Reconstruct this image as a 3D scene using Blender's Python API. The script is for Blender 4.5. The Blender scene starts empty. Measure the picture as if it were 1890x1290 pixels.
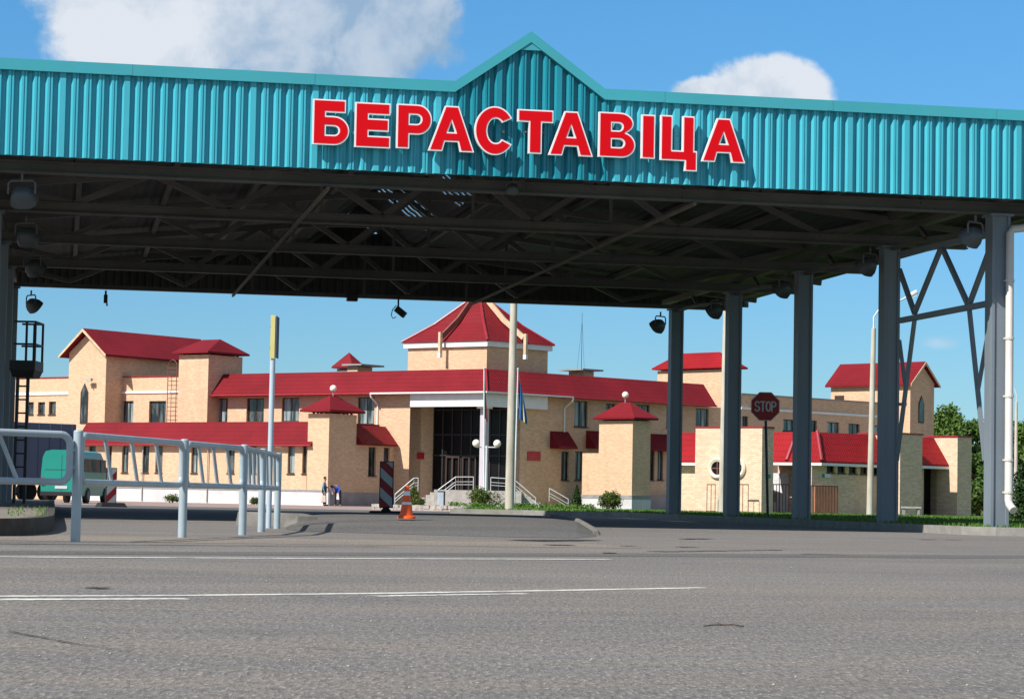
import bpy, bmesh, math, random
from mathutils import Vector, Matrix
random.seed(7)
rnd = random.Random(11)
SC = bpy.context.scene
COL = SC.collection

# ------------------------------------------------------------------ camera
F_PX, YAW, PIT, ROL, EYE = 4400.65, .1851, .0618, .019, .498
fw = Vector((math.sin(YAW)*math.cos(PIT), math.cos(YAW)*math.cos(PIT), math.sin(PIT)))
r0 = Vector((math.cos(YAW), -math.sin(YAW), 0)); u0_ = r0.cross(fw)
rt = r0*math.cos(ROL)+u0_*math.sin(ROL); up = -r0*math.sin(ROL)+u0_*math.cos(ROL)
EYEP = Vector((0, 0, EYE))
cam = bpy.data.cameras.new("camera"); camo = bpy.data.objects.new("camera", cam); COL.objects.link(camo)
cam.sensor_width = 36; cam.lens = 36*F_PX/1890; cam.clip_start = .1; cam.clip_end = 6000
M = Matrix.Identity(4)
for i, v in enumerate((rt, up, -fw)):
    for j in range(3): M[j][i] = v[j]
M.translation = EYEP
camo.matrix_world = M
SC.camera = camo
FH = Vector((math.sin(YAW), math.cos(YAW), 0)); RH = r0.copy()     # level forward / right

# ------------------------------------------------------------------ light
SUN = Vector((.88, .53, -1)).normalized()                           # direction the light travels
sl = bpy.data.lights.new("sun", 'SUN'); sl.energy = 4.9; sl.angle = math.radians(.5); sl.color = (1, .955, .89)
so = bpy.data.objects.new("sun", sl); COL.objects.link(so)
so.rotation_euler = SUN.to_track_quat('-Z', 'Y').to_euler()
W = bpy.data.worlds.new("World"); SC.world = W; W.use_nodes = True
nt = W.node_tree; nt.nodes.clear()
def wn(t, **k):
    n = nt.nodes.new(t)
    for a, b in k.items(): setattr(n, a, b)
    return n
def wl(a, b): nt.links.new(a, b)
out = wn('ShaderNodeOutputWorld'); bg = wn('ShaderNodeBackground'); bg.inputs[1].default_value = .078
sky = wn('ShaderNodeTexSky', sky_type='NISHITA', sun_disc=False)
sky.sun_elevation = math.asin(-SUN.z); sky.sun_rotation = math.atan2(-SUN.x, -SUN.y)
sky.air_density = 1.0; sky.dust_density = 0.; sky.ozone_density = 4; sky.altitude = 150
def wmath(op, a, b=None, c=None):
    n = wn('ShaderNodeMath', operation=op)
    for i, v in enumerate((a, b, c)):
        if v is None: continue
        if isinstance(v, (int, float)): n.inputs[i].default_value = v
        else: wl(v, n.inputs[i])
    return n.outputs[0]
tc = wn('ShaderNodeTexCoord')
def wdot(v):
    n = wn('ShaderNodeVectorMath', operation='DOT_PRODUCT'); wl(tc.outputs['Generated'], n.inputs[0]); n.inputs[1].default_value = v
    return n.outputs['Value']
def ramp(val, a, b):
    n = wn('ShaderNodeMapRange', interpolation_type='SMOOTHSTEP'); wl(val, n.inputs[0])
    n.inputs[1].default_value = a; n.inputs[2].default_value = b
    return n.outputs[0]
def wnoise(scale, det, rough=.6, dist=0.):
    n = wn('ShaderNodeTexNoise'); wl(tc.outputs['Generated'], n.inputs['Vector'])
    n.inputs['Scale'].default_value = scale; n.inputs['Detail'].default_value = det; n.inputs['Roughness'].default_value = rough
    n.inputs['Distortion'].default_value = dist
    return n.outputs['Fac']
AZ0 = FH; # clouds are laid out on the compass: azimuth and height of each bank
fz = wmath('MAXIMUM', wdot(FH), .02)
az = wmath('DIVIDE', wdot(RH), fz)
el = wmath('DIVIDE', wdot(Vector((0, 0, 1))), fz)
n1 = wnoise(26, 9, .58, .25); n2 = wnoise(11, 6, .55, .1); n3 = wnoise(70, 7, .6)
nn = wmath('ADD', wmath('MULTIPLY', n1, .55), wmath('ADD', wmath('MULTIPLY', n2, .27), wmath('MULTIPLY', n3, .18)))
def bank(a0, e0, ra, re):
    x = wmath('DIVIDE', wmath('SUBTRACT', az, a0), ra); y = wmath('DIVIDE', wmath('SUBTRACT', el, e0), re)
    return wmath('SUBTRACT', 1, wmath('SQRT', wmath('ADD', wmath('MULTIPLY', x, x), wmath('MULTIPLY', y, y))))
def azel(px, py):
    d = fw*F_PX+rt*(px-945)+up*(645-py)
    return d.dot(RH)/d.dot(FH), d.z/d.dot(FH)
def cloudbank(px, py, rx, ry): 
    a, e = azel(px, py); return bank(a, e, rx/F_PX, ry/F_PX)
m = cloudbank(340, 30, 330, 165)
m = wmath('MAXIMUM', m, cloudbank(600, 50, 330, 150))
m2 = wmath('MAXIMUM', cloudbank(1420, 172, 125, 78), cloudbank(1310, 180, 105, 42))
m3 = wmath('MULTIPLY', cloudbank(1735, 632, 60, 22), .5)
m4 = wmath('MAXIMUM', bank(-.9, .5, .5, .2), bank(1.1, .55, .6, .22))
mm = wmath('MAXIMUM', wmath('MAXIMUM', m, m2), m4)
dens = wmath('ADD', mm, wmath('MULTIPLY', wmath('SUBTRACT', nn, .5), 1.9))
alpha = wmath('MULTIPLY', ramp(dens, .08, .34), .95)
alpha = wmath('MAXIMUM', alpha, wmath('MULTIPLY', ramp(wmath('ADD', m3, wmath('MULTIPLY', wmath('SUBTRACT', n1, .5), .5)), .1, .5), .35))
aL = lambda px: azel(px, 100)[0]
left = wmath('SUBTRACT', 1, ramp(az, aL(330), aL(620)))
right = wmath('MULTIPLY', ramp(az, aL(1000), aL(1150)), .62)
lite = wmath('ADD', wmath('MULTIPLY', wmath('SUBTRACT', ramp(n1, .34, .66), .35), .75), wmath('ADD', wmath('MULTIPLY', left, .62), wmath('ADD', right, wmath('MULTIPLY', ramp(wmath('SUBTRACT', el, .20), .0, .03), .12))))
hi = wmath('MULTIPLY', ramp(wmath('ARCTANGENT', el), .34, .62), wmath('MULTIPLY', ramp(n2, .36, .56), .72))  # high cloud out of view, added to whiten the ambient light
lite = wmath('MINIMUM', wmath('MAXIMUM', lite, 0), 1)
cc = wn('ShaderNodeMix', data_type='RGBA'); wl(lite, cc.inputs['Factor'])
cc.inputs['A'].default_value = (3.1, 4.5, 6.2, 1); cc.inputs['B'].default_value = (7.7, 8.1, 8.7, 1)
mx = wn('ShaderNodeMix', data_type='RGBA'); wl(alpha, mx.inputs['Factor'])
tint = wn('ShaderNodeMix', data_type='RGBA'); wl(ramp(wmath('ARCTANGENT', el), .0, .26), tint.inputs['Factor'])
tint.inputs['A'].default_value = (.52, .78, 1.0, 1); tint.inputs['B'].default_value = (.55, 1.08, 1.34, 1)
skyc = wn('ShaderNodeMix', data_type='RGBA', blend_type='MULTIPLY'); skyc.inputs['Factor'].default_value = 1
wl(sky.outputs[0], skyc.inputs['A']); wl(tint.outputs['Result'], skyc.inputs['B'])
wl(skyc.outputs['Result'], mx.inputs['A']); wl(cc.outputs['Result'], mx.inputs['B'])
mh = wn('ShaderNodeMix', data_type='RGBA'); wl(hi, mh.inputs['Factor']); wl(mx.outputs['Result'], mh.inputs['A']); mh.inputs['B'].default_value = (4.6, 4.5, 4.4, 1)
wl(mh.outputs['Result'], bg.inputs[0]); wl(bg.outputs[0], out.inputs[0])
SC.view_settings.view_transform = 'Standard'; SC.view_settings.look = 'None'
SC.view_settings.exposure = 0.38; SC.view_settings.gamma = 1; SC.view_settings.use_curve_mapping = False
SC.cycles.max_bounces = 8

# ------------------------------------------------------------------ measuring helpers
def ray(px, py): return (fw*F_PX+rt*(px-945)+up*(645-py)).normalized()
def gz(D):                                            # lie of the land: level, then falling gently to the building
    if D < 66: return 0.
    if D < 150: return -.26*(D-66)/84
    return -.26
def at(px, py, D):                                    # point seen at (px,py) at level distance D
    d = ray(px, py); return EYEP+d*(D/d.dot(FH))
def ground(px, py):
    D = 30
    for _ in range(60):
        p = at(px, py, D)
        d = ray(px, py); t = (gz(D)-EYE)/d.z; D2 = t*d.dot(FH); D = .5*D+.5*max(3, min(400, D2))
    p = at(px, py, D); p.z = gz(D); return p
def flat(px, D, z=None):                              # ground point in the direction of column px at distance D
    y = 930
    for _ in range(4):
        p = at(px, y, D); zz = gz(D) if z is None else z
        y = y+(p.z-zz)*F_PX/D
    p = at(px, y, D); p.z = zz; return p
class Frame:
    def __init__(s, o, a, n): s.o = Vector(o); s.a = Vector(a).normalized(); s.n = Vector(n).normalized()
    def w(s, u, d, z): return Vector((s.o.x+s.a.x*u+s.n.x*d, s.o.y+s.a.y*u+s.n.y*d, z))
    def px(s, px, py, d=0):
        r = ray(px, py); o = s.o+s.n*d; o = Vector((o.x, o.y, 0))
        t = (o-EYEP).dot(s.n)/r.dot(s.n); p = EYEP+r*t
        return (p-Vector((s.o.x, s.o.y, 0))).dot(s.a), p.z
    def u(s, px, d=0, py=850): return s.px(px, py, d)[0]
    def z(s, px, py, d=0): return s.px(px, py, d)[1]
ID = Frame((0, 0, 0), (1, 0, 0), (0, 1, 0))

# ------------------------------------------------------------------ mesh builder
class MB:
    def __init__(s): s.v = []; s.f = []
    def quad(s, *p):
        b = len(s.v); s.v += [Vector(q) for q in p]; s.f.append(tuple(range(b, b+len(p)))); return s
    def loft(s, A, B, caps=True):
        b = len(s.v); n = len(A); s.v += [Vector(q) for q in A]+[Vector(q) for q in B]
        for i in range(n): j = (i+1) % n; s.f.append((b+i, b+j, b+n+j, b+n+i))
        if caps: s.f.append(tuple(b+i for i in range(n))[::-1]); s.f.append(tuple(b+n+i for i in range(n)))
        return s
    def box(s, F, u0, u1, d0, d1, z0, z1):
        return s.loft([F.w(u0, d0, z0), F.w(u1, d0, z0), F.w(u1, d1, z0), F.w(u0, d1, z0)],
                      [F.w(u0, d0, z1), F.w(u1, d0, z1), F.w(u1, d1, z1), F.w(u0, d1, z1)])
    def taper(s, F, a, b):       # two (u0,u1,d0,d1,z) rectangles
        g = lambda r: [F.w(r[0], r[2], r[4]), F.w(r[1], r[2], r[4]), F.w(r[1], r[3], r[4]), F.w(r[0], r[3], r[4])]
        return s.loft(g(a), g(b))
    def bar(s, p, q, w, h=None, upv=(0, 0, 1)):           # rectangular bar between two points
        h = h or w; p = Vector(p); q = Vector(q); t = (q-p).normalized(); U = Vector(upv)
        if abs(t.dot(U)) > .98: U = Vector((1, 0, 0))
        x = t.cross(U).normalized(); y = x.cross(t)
        c = [x*w/2+y*h/2, -x*w/2+y*h/2, -x*w/2-y*h/2, x*w/2-y*h/2]
        return s.loft([p+k for k in c], [q+k for k in c])
    def tube(s, pts, r, n=8, caps=True, r2=None):
        pts = [Vector(p) for p in pts]; m = len(pts); rings = []; b = len(s.v)
        x = None
        for i, p in enumerate(pts):
            t = (pts[min(i+1, m-1)]-pts[max(i-1, 0)]).normalized()
            if x is None:
                U = Vector((0, 0, 1)) if abs(t.z) < .95 else Vector((1, 0, 0)); x = t.cross(U).normalized()
            x = (x-t*x.dot(t)).normalized(); y = t.cross(x)
            rr = r if r2 is None else r+(r2-r)*i/(m-1)
            s.v += [p+(x*math.cos(k*2*math.pi/n)+y*math.sin(k*2*math.pi/n))*rr for k in range(n)]
        for i in range(m-1):
            for k in range(n):
                l = (k+1) % n; s.f.append((b+i*n+k, b+i*n+l, b+(i+1)*n+l, b+(i+1)*n+k))
        if caps: s.f.append(tuple(b+k for k in range(n))[::-1]); s.f.append(tuple(b+(m-1)*n+k for k in range(n)))
        return s
    def lathe(s, c, prof, n=20, sx=1, sy=1):                       # profile [(r,z)]
        c = Vector(c); b = len(s.v); m = len(prof)
        for r, z in prof:
            s.v += [c+Vector((r*sx*math.cos(k*2*math.pi/n), r*sy*math.sin(k*2*math.pi/n), z)) for k in range(n)]
        for i in range(m-1):
            for k in range(n):
                l = (k+1) % n; s.f.append((b+i*n+k, b+i*n+l, b+(i+1)*n+l, b+(i+1)*n+k))
        s.f.append(tuple(b+k for k in range(n))[::-1]); s.f.append(tuple(b+(m-1)*n+k for k in range(n)))
        return s
    def ball(s, c, r, n=16, m=9, sz=1):
        return s.lathe(c, [(max(1e-3, r*math.sin(math.pi*i/m)), -r*sz*math.cos(math.pi*i/m)) for i in range(m+1)], n)
    def build(s, name, mat, parent=None, smooth=False, recalc=True, bevel=0, loc=None):
        off = Vector((0, 0, 0)); q = parent
        while q: off += q.location; q = q.parent
        if loc is not None: off += Vector(loc)
        me = bpy.data.meshes.new(name); bm = bmesh.new()
        vs = [bm.verts.new(v-off) for v in s.v]
        for f in s.f:
            try: bm.faces.new([vs[i] for i in f])
            except ValueError: pass
        if recalc: bmesh.ops.recalc_face_normals(bm, faces=bm.faces)
        if bevel:
            bmesh.ops.remove_doubles(bm, verts=bm.verts, dist=1e-5)
            bmesh.ops.bevel(bm, geom=list(bm.edges), offset=bevel, segments=2, profile=.5, affect='EDGES', clamp_overlap=True)
        uv = bm.loops.layers.uv.new("UVMap"); bm.normal_update()
        for f in bm.faces:
            n = f.normal
            if abs(n.z) < .97:
                t = Vector((-n.y, n.x, 0)).normalized(); w = n.cross(t)
                if w.z < 0: w = -w
                for l in f.loops: p = l.vert.co+off; l[uv].uv = (p.dot(t), p.dot(w))
            else:
                for l in f.loops: p = l.vert.co+off; l[uv].uv = (p.x, p.y)
            f.smooth = smooth
        bm.to_mesh(me); bm.free()
        if smooth:
            try: me.set_sharp_from_angle(angle=math.radians(40))
            except Exception: pass
        o = bpy.data.objects.new(name, me); COL.objects.link(o)
        for mt in (mat if isinstance(mat, list) else [mat]): me.materials.append(mt)
        if loc is not None: o.location = loc
        if parent: o.parent = parent
        return o
def tag(o, label, cat, group=None, kind=None):
    if label: o['label'] = label
    if cat: o['category'] = cat
    if group: o['group'] = group
    if kind: o['kind'] = kind
    return o
def thing(name, loc, label, cat, group=None):
    o = bpy.data.objects.new(name, None); COL.objects.link(o); o.location = loc; o.empty_display_size = .3
    return tag(o, label, cat, group)
def kids(o): return [c for c in bpy.data.objects if c.parent == o]
def dup(root, loc=None, rz=None, label=None, group=None, parent=None):
    c = root.copy(); COL.objects.link(c)
    if parent: c.parent = parent
    if loc is not None: c.location = loc
    if rz is not None: c.rotation_euler = (0, 0, rz)
    if label: c['label'] = label
    if group: c['group'] = group
    for k in kids(root): dup(k, parent=c)
    return c
def struct(o): o['kind'] = 'structure'; return o

# ------------------------------------------------------------------ materials
class NT:
    def __init__(s, name):
        s.m = bpy.data.materials.new(name); s.m.use_nodes = True; s.t = s.m.node_tree; s.b = s.t.nodes['Principled BSDF']
    def n(s, t, **k):
        x = s.t.nodes.new(t)
        for a, b in k.items(): setattr(x, a, b)
        return x
    def l(s, a, b): s.t.links.new(a, b)
    def co(s, uv=False, scale=(1, 1, 1)):
        tcn = s.n('ShaderNodeTexCoord'); mp = s.n('ShaderNodeMapping'); s.l(tcn.outputs['UV' if uv else 'Object'], mp.inputs[0]); mp.inputs['Scale'].default_value = scale
        return mp.outputs[0]
    def noise(s, co, scale, det=4, rough=.55):
        x = s.n('ShaderNodeTexNoise'); s.l(co, x.inputs['Vector']); x.inputs['Scale'].default_value = scale; x.inputs['Detail'].default_value = det; x.inputs['Roughness'].default_value = rough
        return x.outputs['Fac']
    def rng(s, v, a, b, c=0., d=1., smooth=False):
        x = s.n('ShaderNodeMapRange'); s.l(v, x.inputs[0])
        if smooth: x.interpolation_type = 'SMOOTHSTEP'
        for i, q in enumerate((a, b, c, d)): x.inputs[i+1].default_value = q
        return x.outputs[0]
    def mix(s, f, a, b, mode='MIX'):
        x = s.n('ShaderNodeMix', data_type='RGBA', blend_type=mode)
        for k, q in (('Factor', f), ('A', a), ('B', b)):
            if isinstance(q, (int, float)): x.inputs[k].default_value = q
            elif isinstance(q, tuple): x.inputs[k].default_value = q+(1,) if len(q) == 3 else q
            else: s.l(q, x.inputs[k])
        return x.outputs['Result']
    def math(s, op, a, b=None):
        x = s.n('ShaderNodeMath', operation=op)
        for i, q in enumerate((a, b)):
            if q is None: continue
            if isinstance(q, (int, float)): x.inputs[i].default_value = q
            else: s.l(q, x.inputs[i])
        return x.outputs[0]
    def sep(s, co):
        x = s.n('ShaderNodeSeparateXYZ'); s.l(co, x.inputs[0]); return x.outputs
    def bump(s, h, strength, dist):
        x = s.n('ShaderNodeBump'); s.l(h, x.inputs['Height']); x.inputs['Strength'].default_value = strength; x.inputs['Distance'].default_value = dist
        s.l(x.outputs[0], s.b.inputs['Normal'])
    def out(s, col, rough=.6, metal=0, spec=.5):
        if isinstance(col, tuple): s.b.inputs['Base Color'].default_value = col+(1,)
        else: s.l(col, s.b.inputs['Base Color'])
        if isinstance(rough, (int, float)): s.b.inputs['Roughness'].default_value = rough
        else: s.l(rough, s.b.inputs['Roughness'])
        s.b.inputs['Metallic'].default_value = metal; s.b.inputs['Specular IOR Level'].default_value = spec
        return s.m
def sc3(c, k): return tuple(x*k for x in c)
def paint(name, c, rough=.45, var=.18, scale=2.5, dirt=None, dirtc=(.12, .1, .08), metal=0, spec=.4, streak=False):
    s = NT(name); co = s.co(scale=(1, 1, .25) if streak else (1, 1, 1)); n = s.noise(co, scale, 5)
    col = s.mix(s.rng(n, .3, .7), sc3(c, 1-var), sc3(c, 1+var))
    if dirt: col = s.mix(s.rng(s.noise(co, scale*2.7, 6, .65), .5, .75, 0, dirt), col, dirtc)
    return s.out(col, rough, metal, spec)
def brick(name, c, mortar, w=.26, h=.088):
    s = NT(name); co = s.co(uv=True); b = s.n('ShaderNodeTexBrick'); s.l(co, b.inputs['Vector'])
    b.inputs['Scale'].default_value = 1; b.inputs['Brick Width'].default_value = w; b.inputs['Row Height'].default_value = h
    b.inputs['Mortar Size'].default_value = .008; b.inputs['Mortar Smooth'].default_value = .3; b.inputs['Bias'].default_value = 0
    b.inputs['Color1'].default_value = sc3(c, .82)+(1,); b.inputs['Color2'].default_value = sc3(c, 1.12)+(1,); b.inputs['Mortar'].default_value = mortar+(1,)
    ob = s.co(); n = s.noise(ob, .5, 6, .6)
    col = s.mix(s.rng(n, .3, .7, 0, .5), b.outputs['Color'], sc3(c, .86))
    st = s.noise(s.co(scale=(1, 1, .12)), 1.6, 5); col = s.mix(s.rng(st, .52, .8, 0, .4), col, sc3(c, .66))
    return s.out(col, .85, 0, .2)
def tiles(name, c):
    s = NT(name); co = s.co(uv=True); x, y, z = s.sep(co)
    row = s.math('FRACT', s.math('DIVIDE', y, .35)); wv = s.math('SINE', s.math('MULTIPLY', x, 2*math.pi/.19))
    h = s.math('ADD', s.math('MULTIPLY', s.math('SUBTRACT', 1, row), .035), s.math('MULTIPLY', wv, .012))
    s.bump(h, 1.0, 1.0)
    n = s.noise(s.co(), .35, 6, .6)
    col = s.mix(s.rng(n, .3, .7), sc3(c, .8), sc3(c, 1.15))
    seam = s.rng(row, .0, .14, .55, 1); col = s.mix(1.0, col, s.mix(seam, (0.45, .45, .45), (1, 1, 1)), 'MULTIPLY')
    return s.out(col, .6, 0, .15)
def asphalt(name, c, tan=.5, light=.5, scale=1.):
    s = NT(name); co = s.co(scale=(scale, scale, scale))
    tr = s.noise(s.co(scale=(.10, .55, 1)), 1.1, 5, .6); col0 = s.rng(tr, .50, .66, 0, .55)
    vr = s.n('ShaderNodeVectorRotate', rotation_type='Z_AXIS'); vr.inputs['Angle'].default_value = .1851; s.l(co, vr.inputs['Vector'])
    def rc(k):
        mp = s.n('ShaderNodeMapping'); mp.inputs['Scale'].default_value = (1, k, 1); s.l(vr.outputs[0], mp.inputs[0]); return mp.outputs[0]
    g1 = s.noise(rc(.28), 36, 4, .72); g2 = s.noise(rc(.26), 70, 3, .65)
    big = s.noise(s.co(scale=(.5, 1.1, 1)), .35, 6, .6); mid = s.noise(s.co(scale=(.6, 1.6, 1)), 1.7, 5, .6)
    col = s.mix(s.rng(big, .32, .68), sc3(c, .82), sc3(c, 1.16))
    col = s.mix(s.rng(mid, .45, .72, 0, tan), col, (c[0]*1.38, c[1]*1.26, c[2]*1.06))
    col = s.mix(col0, col, (c[0]*1.5, c[1]*1.34, c[2]*1.12))
    col = s.mix(s.rng(g1, .44, .64, 0, .62), col, sc3(c, .40))
    col = s.mix(s.rng(g2, .53, .68, 0, .8), col, (c[0]*2.1, c[1]*2.0, c[2]*1.85))
    vo = s.n('ShaderNodeTexVoronoi'); s.l(co, vo.inputs['Vector']); vo.inputs['Scale'].default_value = 26
    sel = s.math('MULTIPLY', s.rng(vo.outputs['Distance'], .16, .10), s.rng(s.sep(vo.outputs['Color'])[0], .86, .9))
    col = s.mix(s.math('MULTIPLY', sel, light), col, (.62, .58, .52))
    oil = s.noise(s.co(scale=(.35, 1, 1)), .9, 6, .62); col = s.mix(s.rng(oil, .60, .74, 0, .5), col, sc3(c, .55))
    # cracks
    dis = s.n('ShaderNodeVectorMath', operation='ADD'); s.l(s.co(scale=(.16, .34, 1)), dis.inputs[0])
    nz = s.n('ShaderNodeTexNoise'); s.l(co, nz.inputs['Vector']); nz.inputs['Scale'].default_value = 1.3; nz.inputs['Detail'].default_value = 5
    m = s.n('ShaderNodeVectorMath', operation='SCALE'); s.l(nz.outputs['Color'], m.inputs[0]); m.inputs['Scale'].default_value = .45; s.l(m.outputs[0], dis.inputs[1])
    v2 = s.n('ShaderNodeTexVoronoi', feature='DISTANCE_TO_EDGE'); s.l(dis.outputs[0], v2.inputs['Vector']); v2.inputs['Scale'].default_value = 1.0
    crk = s.math('MULTIPLY', s.rng(v2.outputs['Distance'], .006, .001), s.rng(s.noise(co, .5, 2), .5, .6))
    col = s.mix(s.math('MULTIPLY', crk, .45), col, sc3(c, .3))
    s.bump(s.math('ADD', s.math('MULTIPLY', g1, 1.), s.math('MULTIPLY', g2, .5)), .55, .02)
    return s.out(col, .9, 0, .25)
def line_paint(name):
    s = NT(name); co = s.co(); n = s.noise(co, 5, 6, .7); g = s.noise(co, 40, 3)
    f = s.math('MULTIPLY', s.rng(n, .34, .52, .15, 1), s.rng(g, .3, .5, .55, 1))
    return s.out(s.mix(f, (.24, .235, .225), (.66, .65, .61)), .8, 0, .2)
def leafy(name, c1, c2):
    s = NT(name); oi = s.n('ShaderNodeNewGeometry'); co = s.co()
    col = s.mix(s.rng(oi.outputs['Random Per Island'], 0, 1), c1, c2)
    col = s.mix(s.rng(s.noise(co, 1.5, 3), .35, .65, 0, .5), col, sc3(c1, .6))
    m = s.out(col, .6, 0, .25)
    try: s.b.inputs['Transmission Weight'].default_value = 0
    except Exception: pass
    return m
M_ = {}
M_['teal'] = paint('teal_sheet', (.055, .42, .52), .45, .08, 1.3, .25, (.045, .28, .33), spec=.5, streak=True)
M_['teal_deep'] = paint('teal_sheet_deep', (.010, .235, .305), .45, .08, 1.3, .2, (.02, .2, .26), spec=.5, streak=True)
M_['teal_trim'] = paint('teal_trim', (.055, .36, .42), .4, .06, .6, .25, (.10, .34, .38))
M_['steel'] = paint('grey_steel', (.115, .113, .108), .55, .2, 1.2, .3, (.07, .055, .045))
M_['column'] = paint('blue_grey_paint', (.185, .22, .255), .5, .12, 1.5, .35, (.16, .18, .18), streak=True)
M_['roofdeck'] = paint('galvanised_deck', (.07, .07, .07), .65, .2, .7, .3, (.10, .09, .08))
M_['pipe'] = paint('white_pipe', (.62, .58, .53), .4, .08, 1.4, .3, (.5, .42, .3))
M_['white'] = paint('white_paint', (.78, .78, .77), .5, .06, 2)
M_['letter_w'] = paint('white_letter_edge', (.82, .80, .80), .4, .03, 2)
M_['red_l'] = paint('red_letter_face', (.68, .002, .008), .6, .04, 1., spec=.12)
M_['brick'] = brick('cream_brick', (.68, .455, .29), (.62, .46, .33))
M_['brick2'] = brick('pale_brick', (.78, .575, .405), (.48, .35, .25), .26, .1)
M_['tile'] = tiles('red_metal_tile', (.195, .0105, .0165))
M_['tile2'] = tiles('red_metal_tile_bright', (.29, .010, .014))
M_['redtrim'] = paint('red_trim', (.30, .02, .03), .4)
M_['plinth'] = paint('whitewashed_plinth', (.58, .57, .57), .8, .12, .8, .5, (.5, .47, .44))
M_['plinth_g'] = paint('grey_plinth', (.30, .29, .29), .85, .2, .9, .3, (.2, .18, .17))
M_['cap'] = paint('grey_cap', (.28, .27, .26), .7)
M_['conc'] = paint('concrete', (.42, .40, .36), .9, .18, 3, .4, (.24, .22, .18))
M_['kerb'] = paint('kerb_concrete', (.27, .26, .235), .9, .2, 4, .55, (.2, .185, .15))
M_['frame'] = paint('brown_window_frame', (.055, .035, .028), .5)
s = NT('window_glass'); co = s.co(uv=True, scale=(1, .2, 1)); n = s.noise(co, 3.2, 3)
M_['glass'] = s.out(s.mix(s.rng(n, .45, .62), (.014, .02, .024), (.11, .125, .12)), .08, 0, .6)
s = NT('curtained_glass'); co = s.co(uv=True, scale=(1, .06, 1)); n = s.noise(co, 4.5, 4)
M_['glass_c'] = s.out(s.mix(s.rng(n, .42, .6), (.02, .03, .034), (.30, .36, .36)), .12, 0, .6)
M_['dark'] = paint('dark_glazing', (.008, .007, .008), .25, .4, .6, spec=.15)
M_['black'] = paint('black_rubber', (.016, .016, .017), .7, .3, 4)
M_['iron'] = paint('dark_iron', (.028, .026, .028), .5)
M_['rail'] = paint('blue_grey_rail', (.35, .42, .455), .35, .12, 3, .3, (.25, .30, .33), spec=.5)
M_['stairrail'] = paint('pale_stair_rail', (.6, .66, .66), .4, .08, 3)
M_['flood'] = paint('floodlight_grey', (.075, .085, .09), .45, .12, 4)
s = NT('floodlight_glass'); M_['lens'] = s.out((.13, .145, .155), .2, 0, .4)
M_['cone_o'] = paint('cone_orange', (.80, .105, .012), .45, .08, 6, .3, (.45, .07, .02))
M_['cone_w'] = paint('cone_white', (.74, .75, .76), .35, .06, 6, .2, (.5, .45, .4))
M_['sred'] = paint('sign_red', (.34, .012, .016), .45, .1, 3)
M_['stop'] = paint('stop_red', (.36, .02, .018), .5, .06, 3)
M_['stopw'] = paint('stop_white', (.62, .60, .60), .5, .05, 3)
M_['swhite'] = paint('sign_white', (.55, .57, .58), .5, .08, 3)
M_['signpole'] = paint('galvanised_pole', (.44, .52, .58), .4, .1, 2, .2, (.3, .32, .33))
M_['yellow'] = paint('yellow_plate', (.60, .54, .2), .5, .08, 3)
M_['bluegrey'] = paint('blue_grey_box', (.075, .09, .15), .6, .15, .5, .2, (.07, .08, .12))
M_['van'] = paint('teal_van_paint', (.010, .25, .195), .3, .06, .7, .15, (.05, .25, .2), spec=.6)
M_['concpole'] = paint('concrete_pole', (.50, .46, .38), .9, .2, 3, .5, (.3, .26, .2), streak=True)
M_['globe'] = paint('milk_glass', (.85, .80, .68), .3, .04, 2)
M_['lamphead'] = paint('lamp_grey', (.62, .64, .64), .4)
M_['plaque'] = paint('red_plaque', (.42, .02, .04), .4)
M_['blue'] = paint('blue_sign', (.03, .06, .36), .5)
M_['orange_wall'] = paint('orange_door', (.74, .30, .17), .7, .15, 2)
M_['whitedoor'] = paint('white_door', (.7, .71, .74), .5)
M_['green'] = paint('green_plate', (.02, .22, .12), .5)
M_['skin'] = paint('skin', (.42, .25, .18), .6)
M_['hair'] = paint('dark_hair', (.05, .025, .018), .7)
M_['jacket1'] = paint('faded_blue_jacket', (.16, .27, .40), .8, .2, 5)
M_['vest'] = paint('dark_green_vest', (.03, .10, .12), .8)
M_['trouser'] = paint('dark_trousers', (.02, .022, .03), .85)
M_['jacket2'] = paint('bright_blue_jacket', (.02, .085, .52), .8, .15, 5)
M_['bag'] = paint('pale_bag', (.60, .52, .42), .7)
M_['stone'] = paint('rubble_stone', (.36, .33, .29), .9, .35, 6)
s = NT('red_paving'); co = s.co(scale=(1, 1, 1)); b = s.n('ShaderNodeTexBrick'); s.l(co, b.inputs['Vector']); b.inputs['Scale'].default_value = 1; b.inputs['Brick Width'].default_value = .4; b.inputs['Row Height'].default_value = .2
b.inputs['Color1'].default_value = (.30, .20, .17, 1); b.inputs['Color2'].default_value = (.36, .25, .22, 1); b.inputs['Mortar'].default_value = (.22, .18, .16, 1); b.inputs['Mortar Size'].default_value = .012
M_['paving'] = s.out(s.mix(s.rng(s.noise(co, .4, 5), .35, .7, 0, .5), b.outputs['Color'], (.34, .29, .26)), .9, 0, .2)
M_['asphalt'] = asphalt('worn_asphalt', (.166, .157, .149), .6, .9)
M_['asphalt2'] = asphalt('dark_asphalt', (.115, .112, .108), .2, .5)
M_['patch'] = asphalt('tar_and_shade_patch', (.035, .032, .03), .2, .3)
M_['dustasphalt'] = asphalt('dusty_asphalt', (.20, .178, .155), .6, .7)
M_['kerb_g'] = paint('weathered_kerb', (.17, .16, .14), .9, .25, 4, .5, (.09, .085, .07))
M_['kerb_d'] = paint('dark_stained_kerb', (.055, .047, .04), .9, .3, 5, .4, (.12, .10, .08))  # near-black brown all over the left island kerb
M_['line'] = line_paint('worn_line_paint')
s = NT('grass_soil'); co = s.co(); n = s.noise(co, 1.2, 6); M_['lawn'] = s.out(s.mix(s.rng(n, .35, .65), (.045, .085, .018), (.075, .12, .03)), .95, 0, .1)
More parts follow.
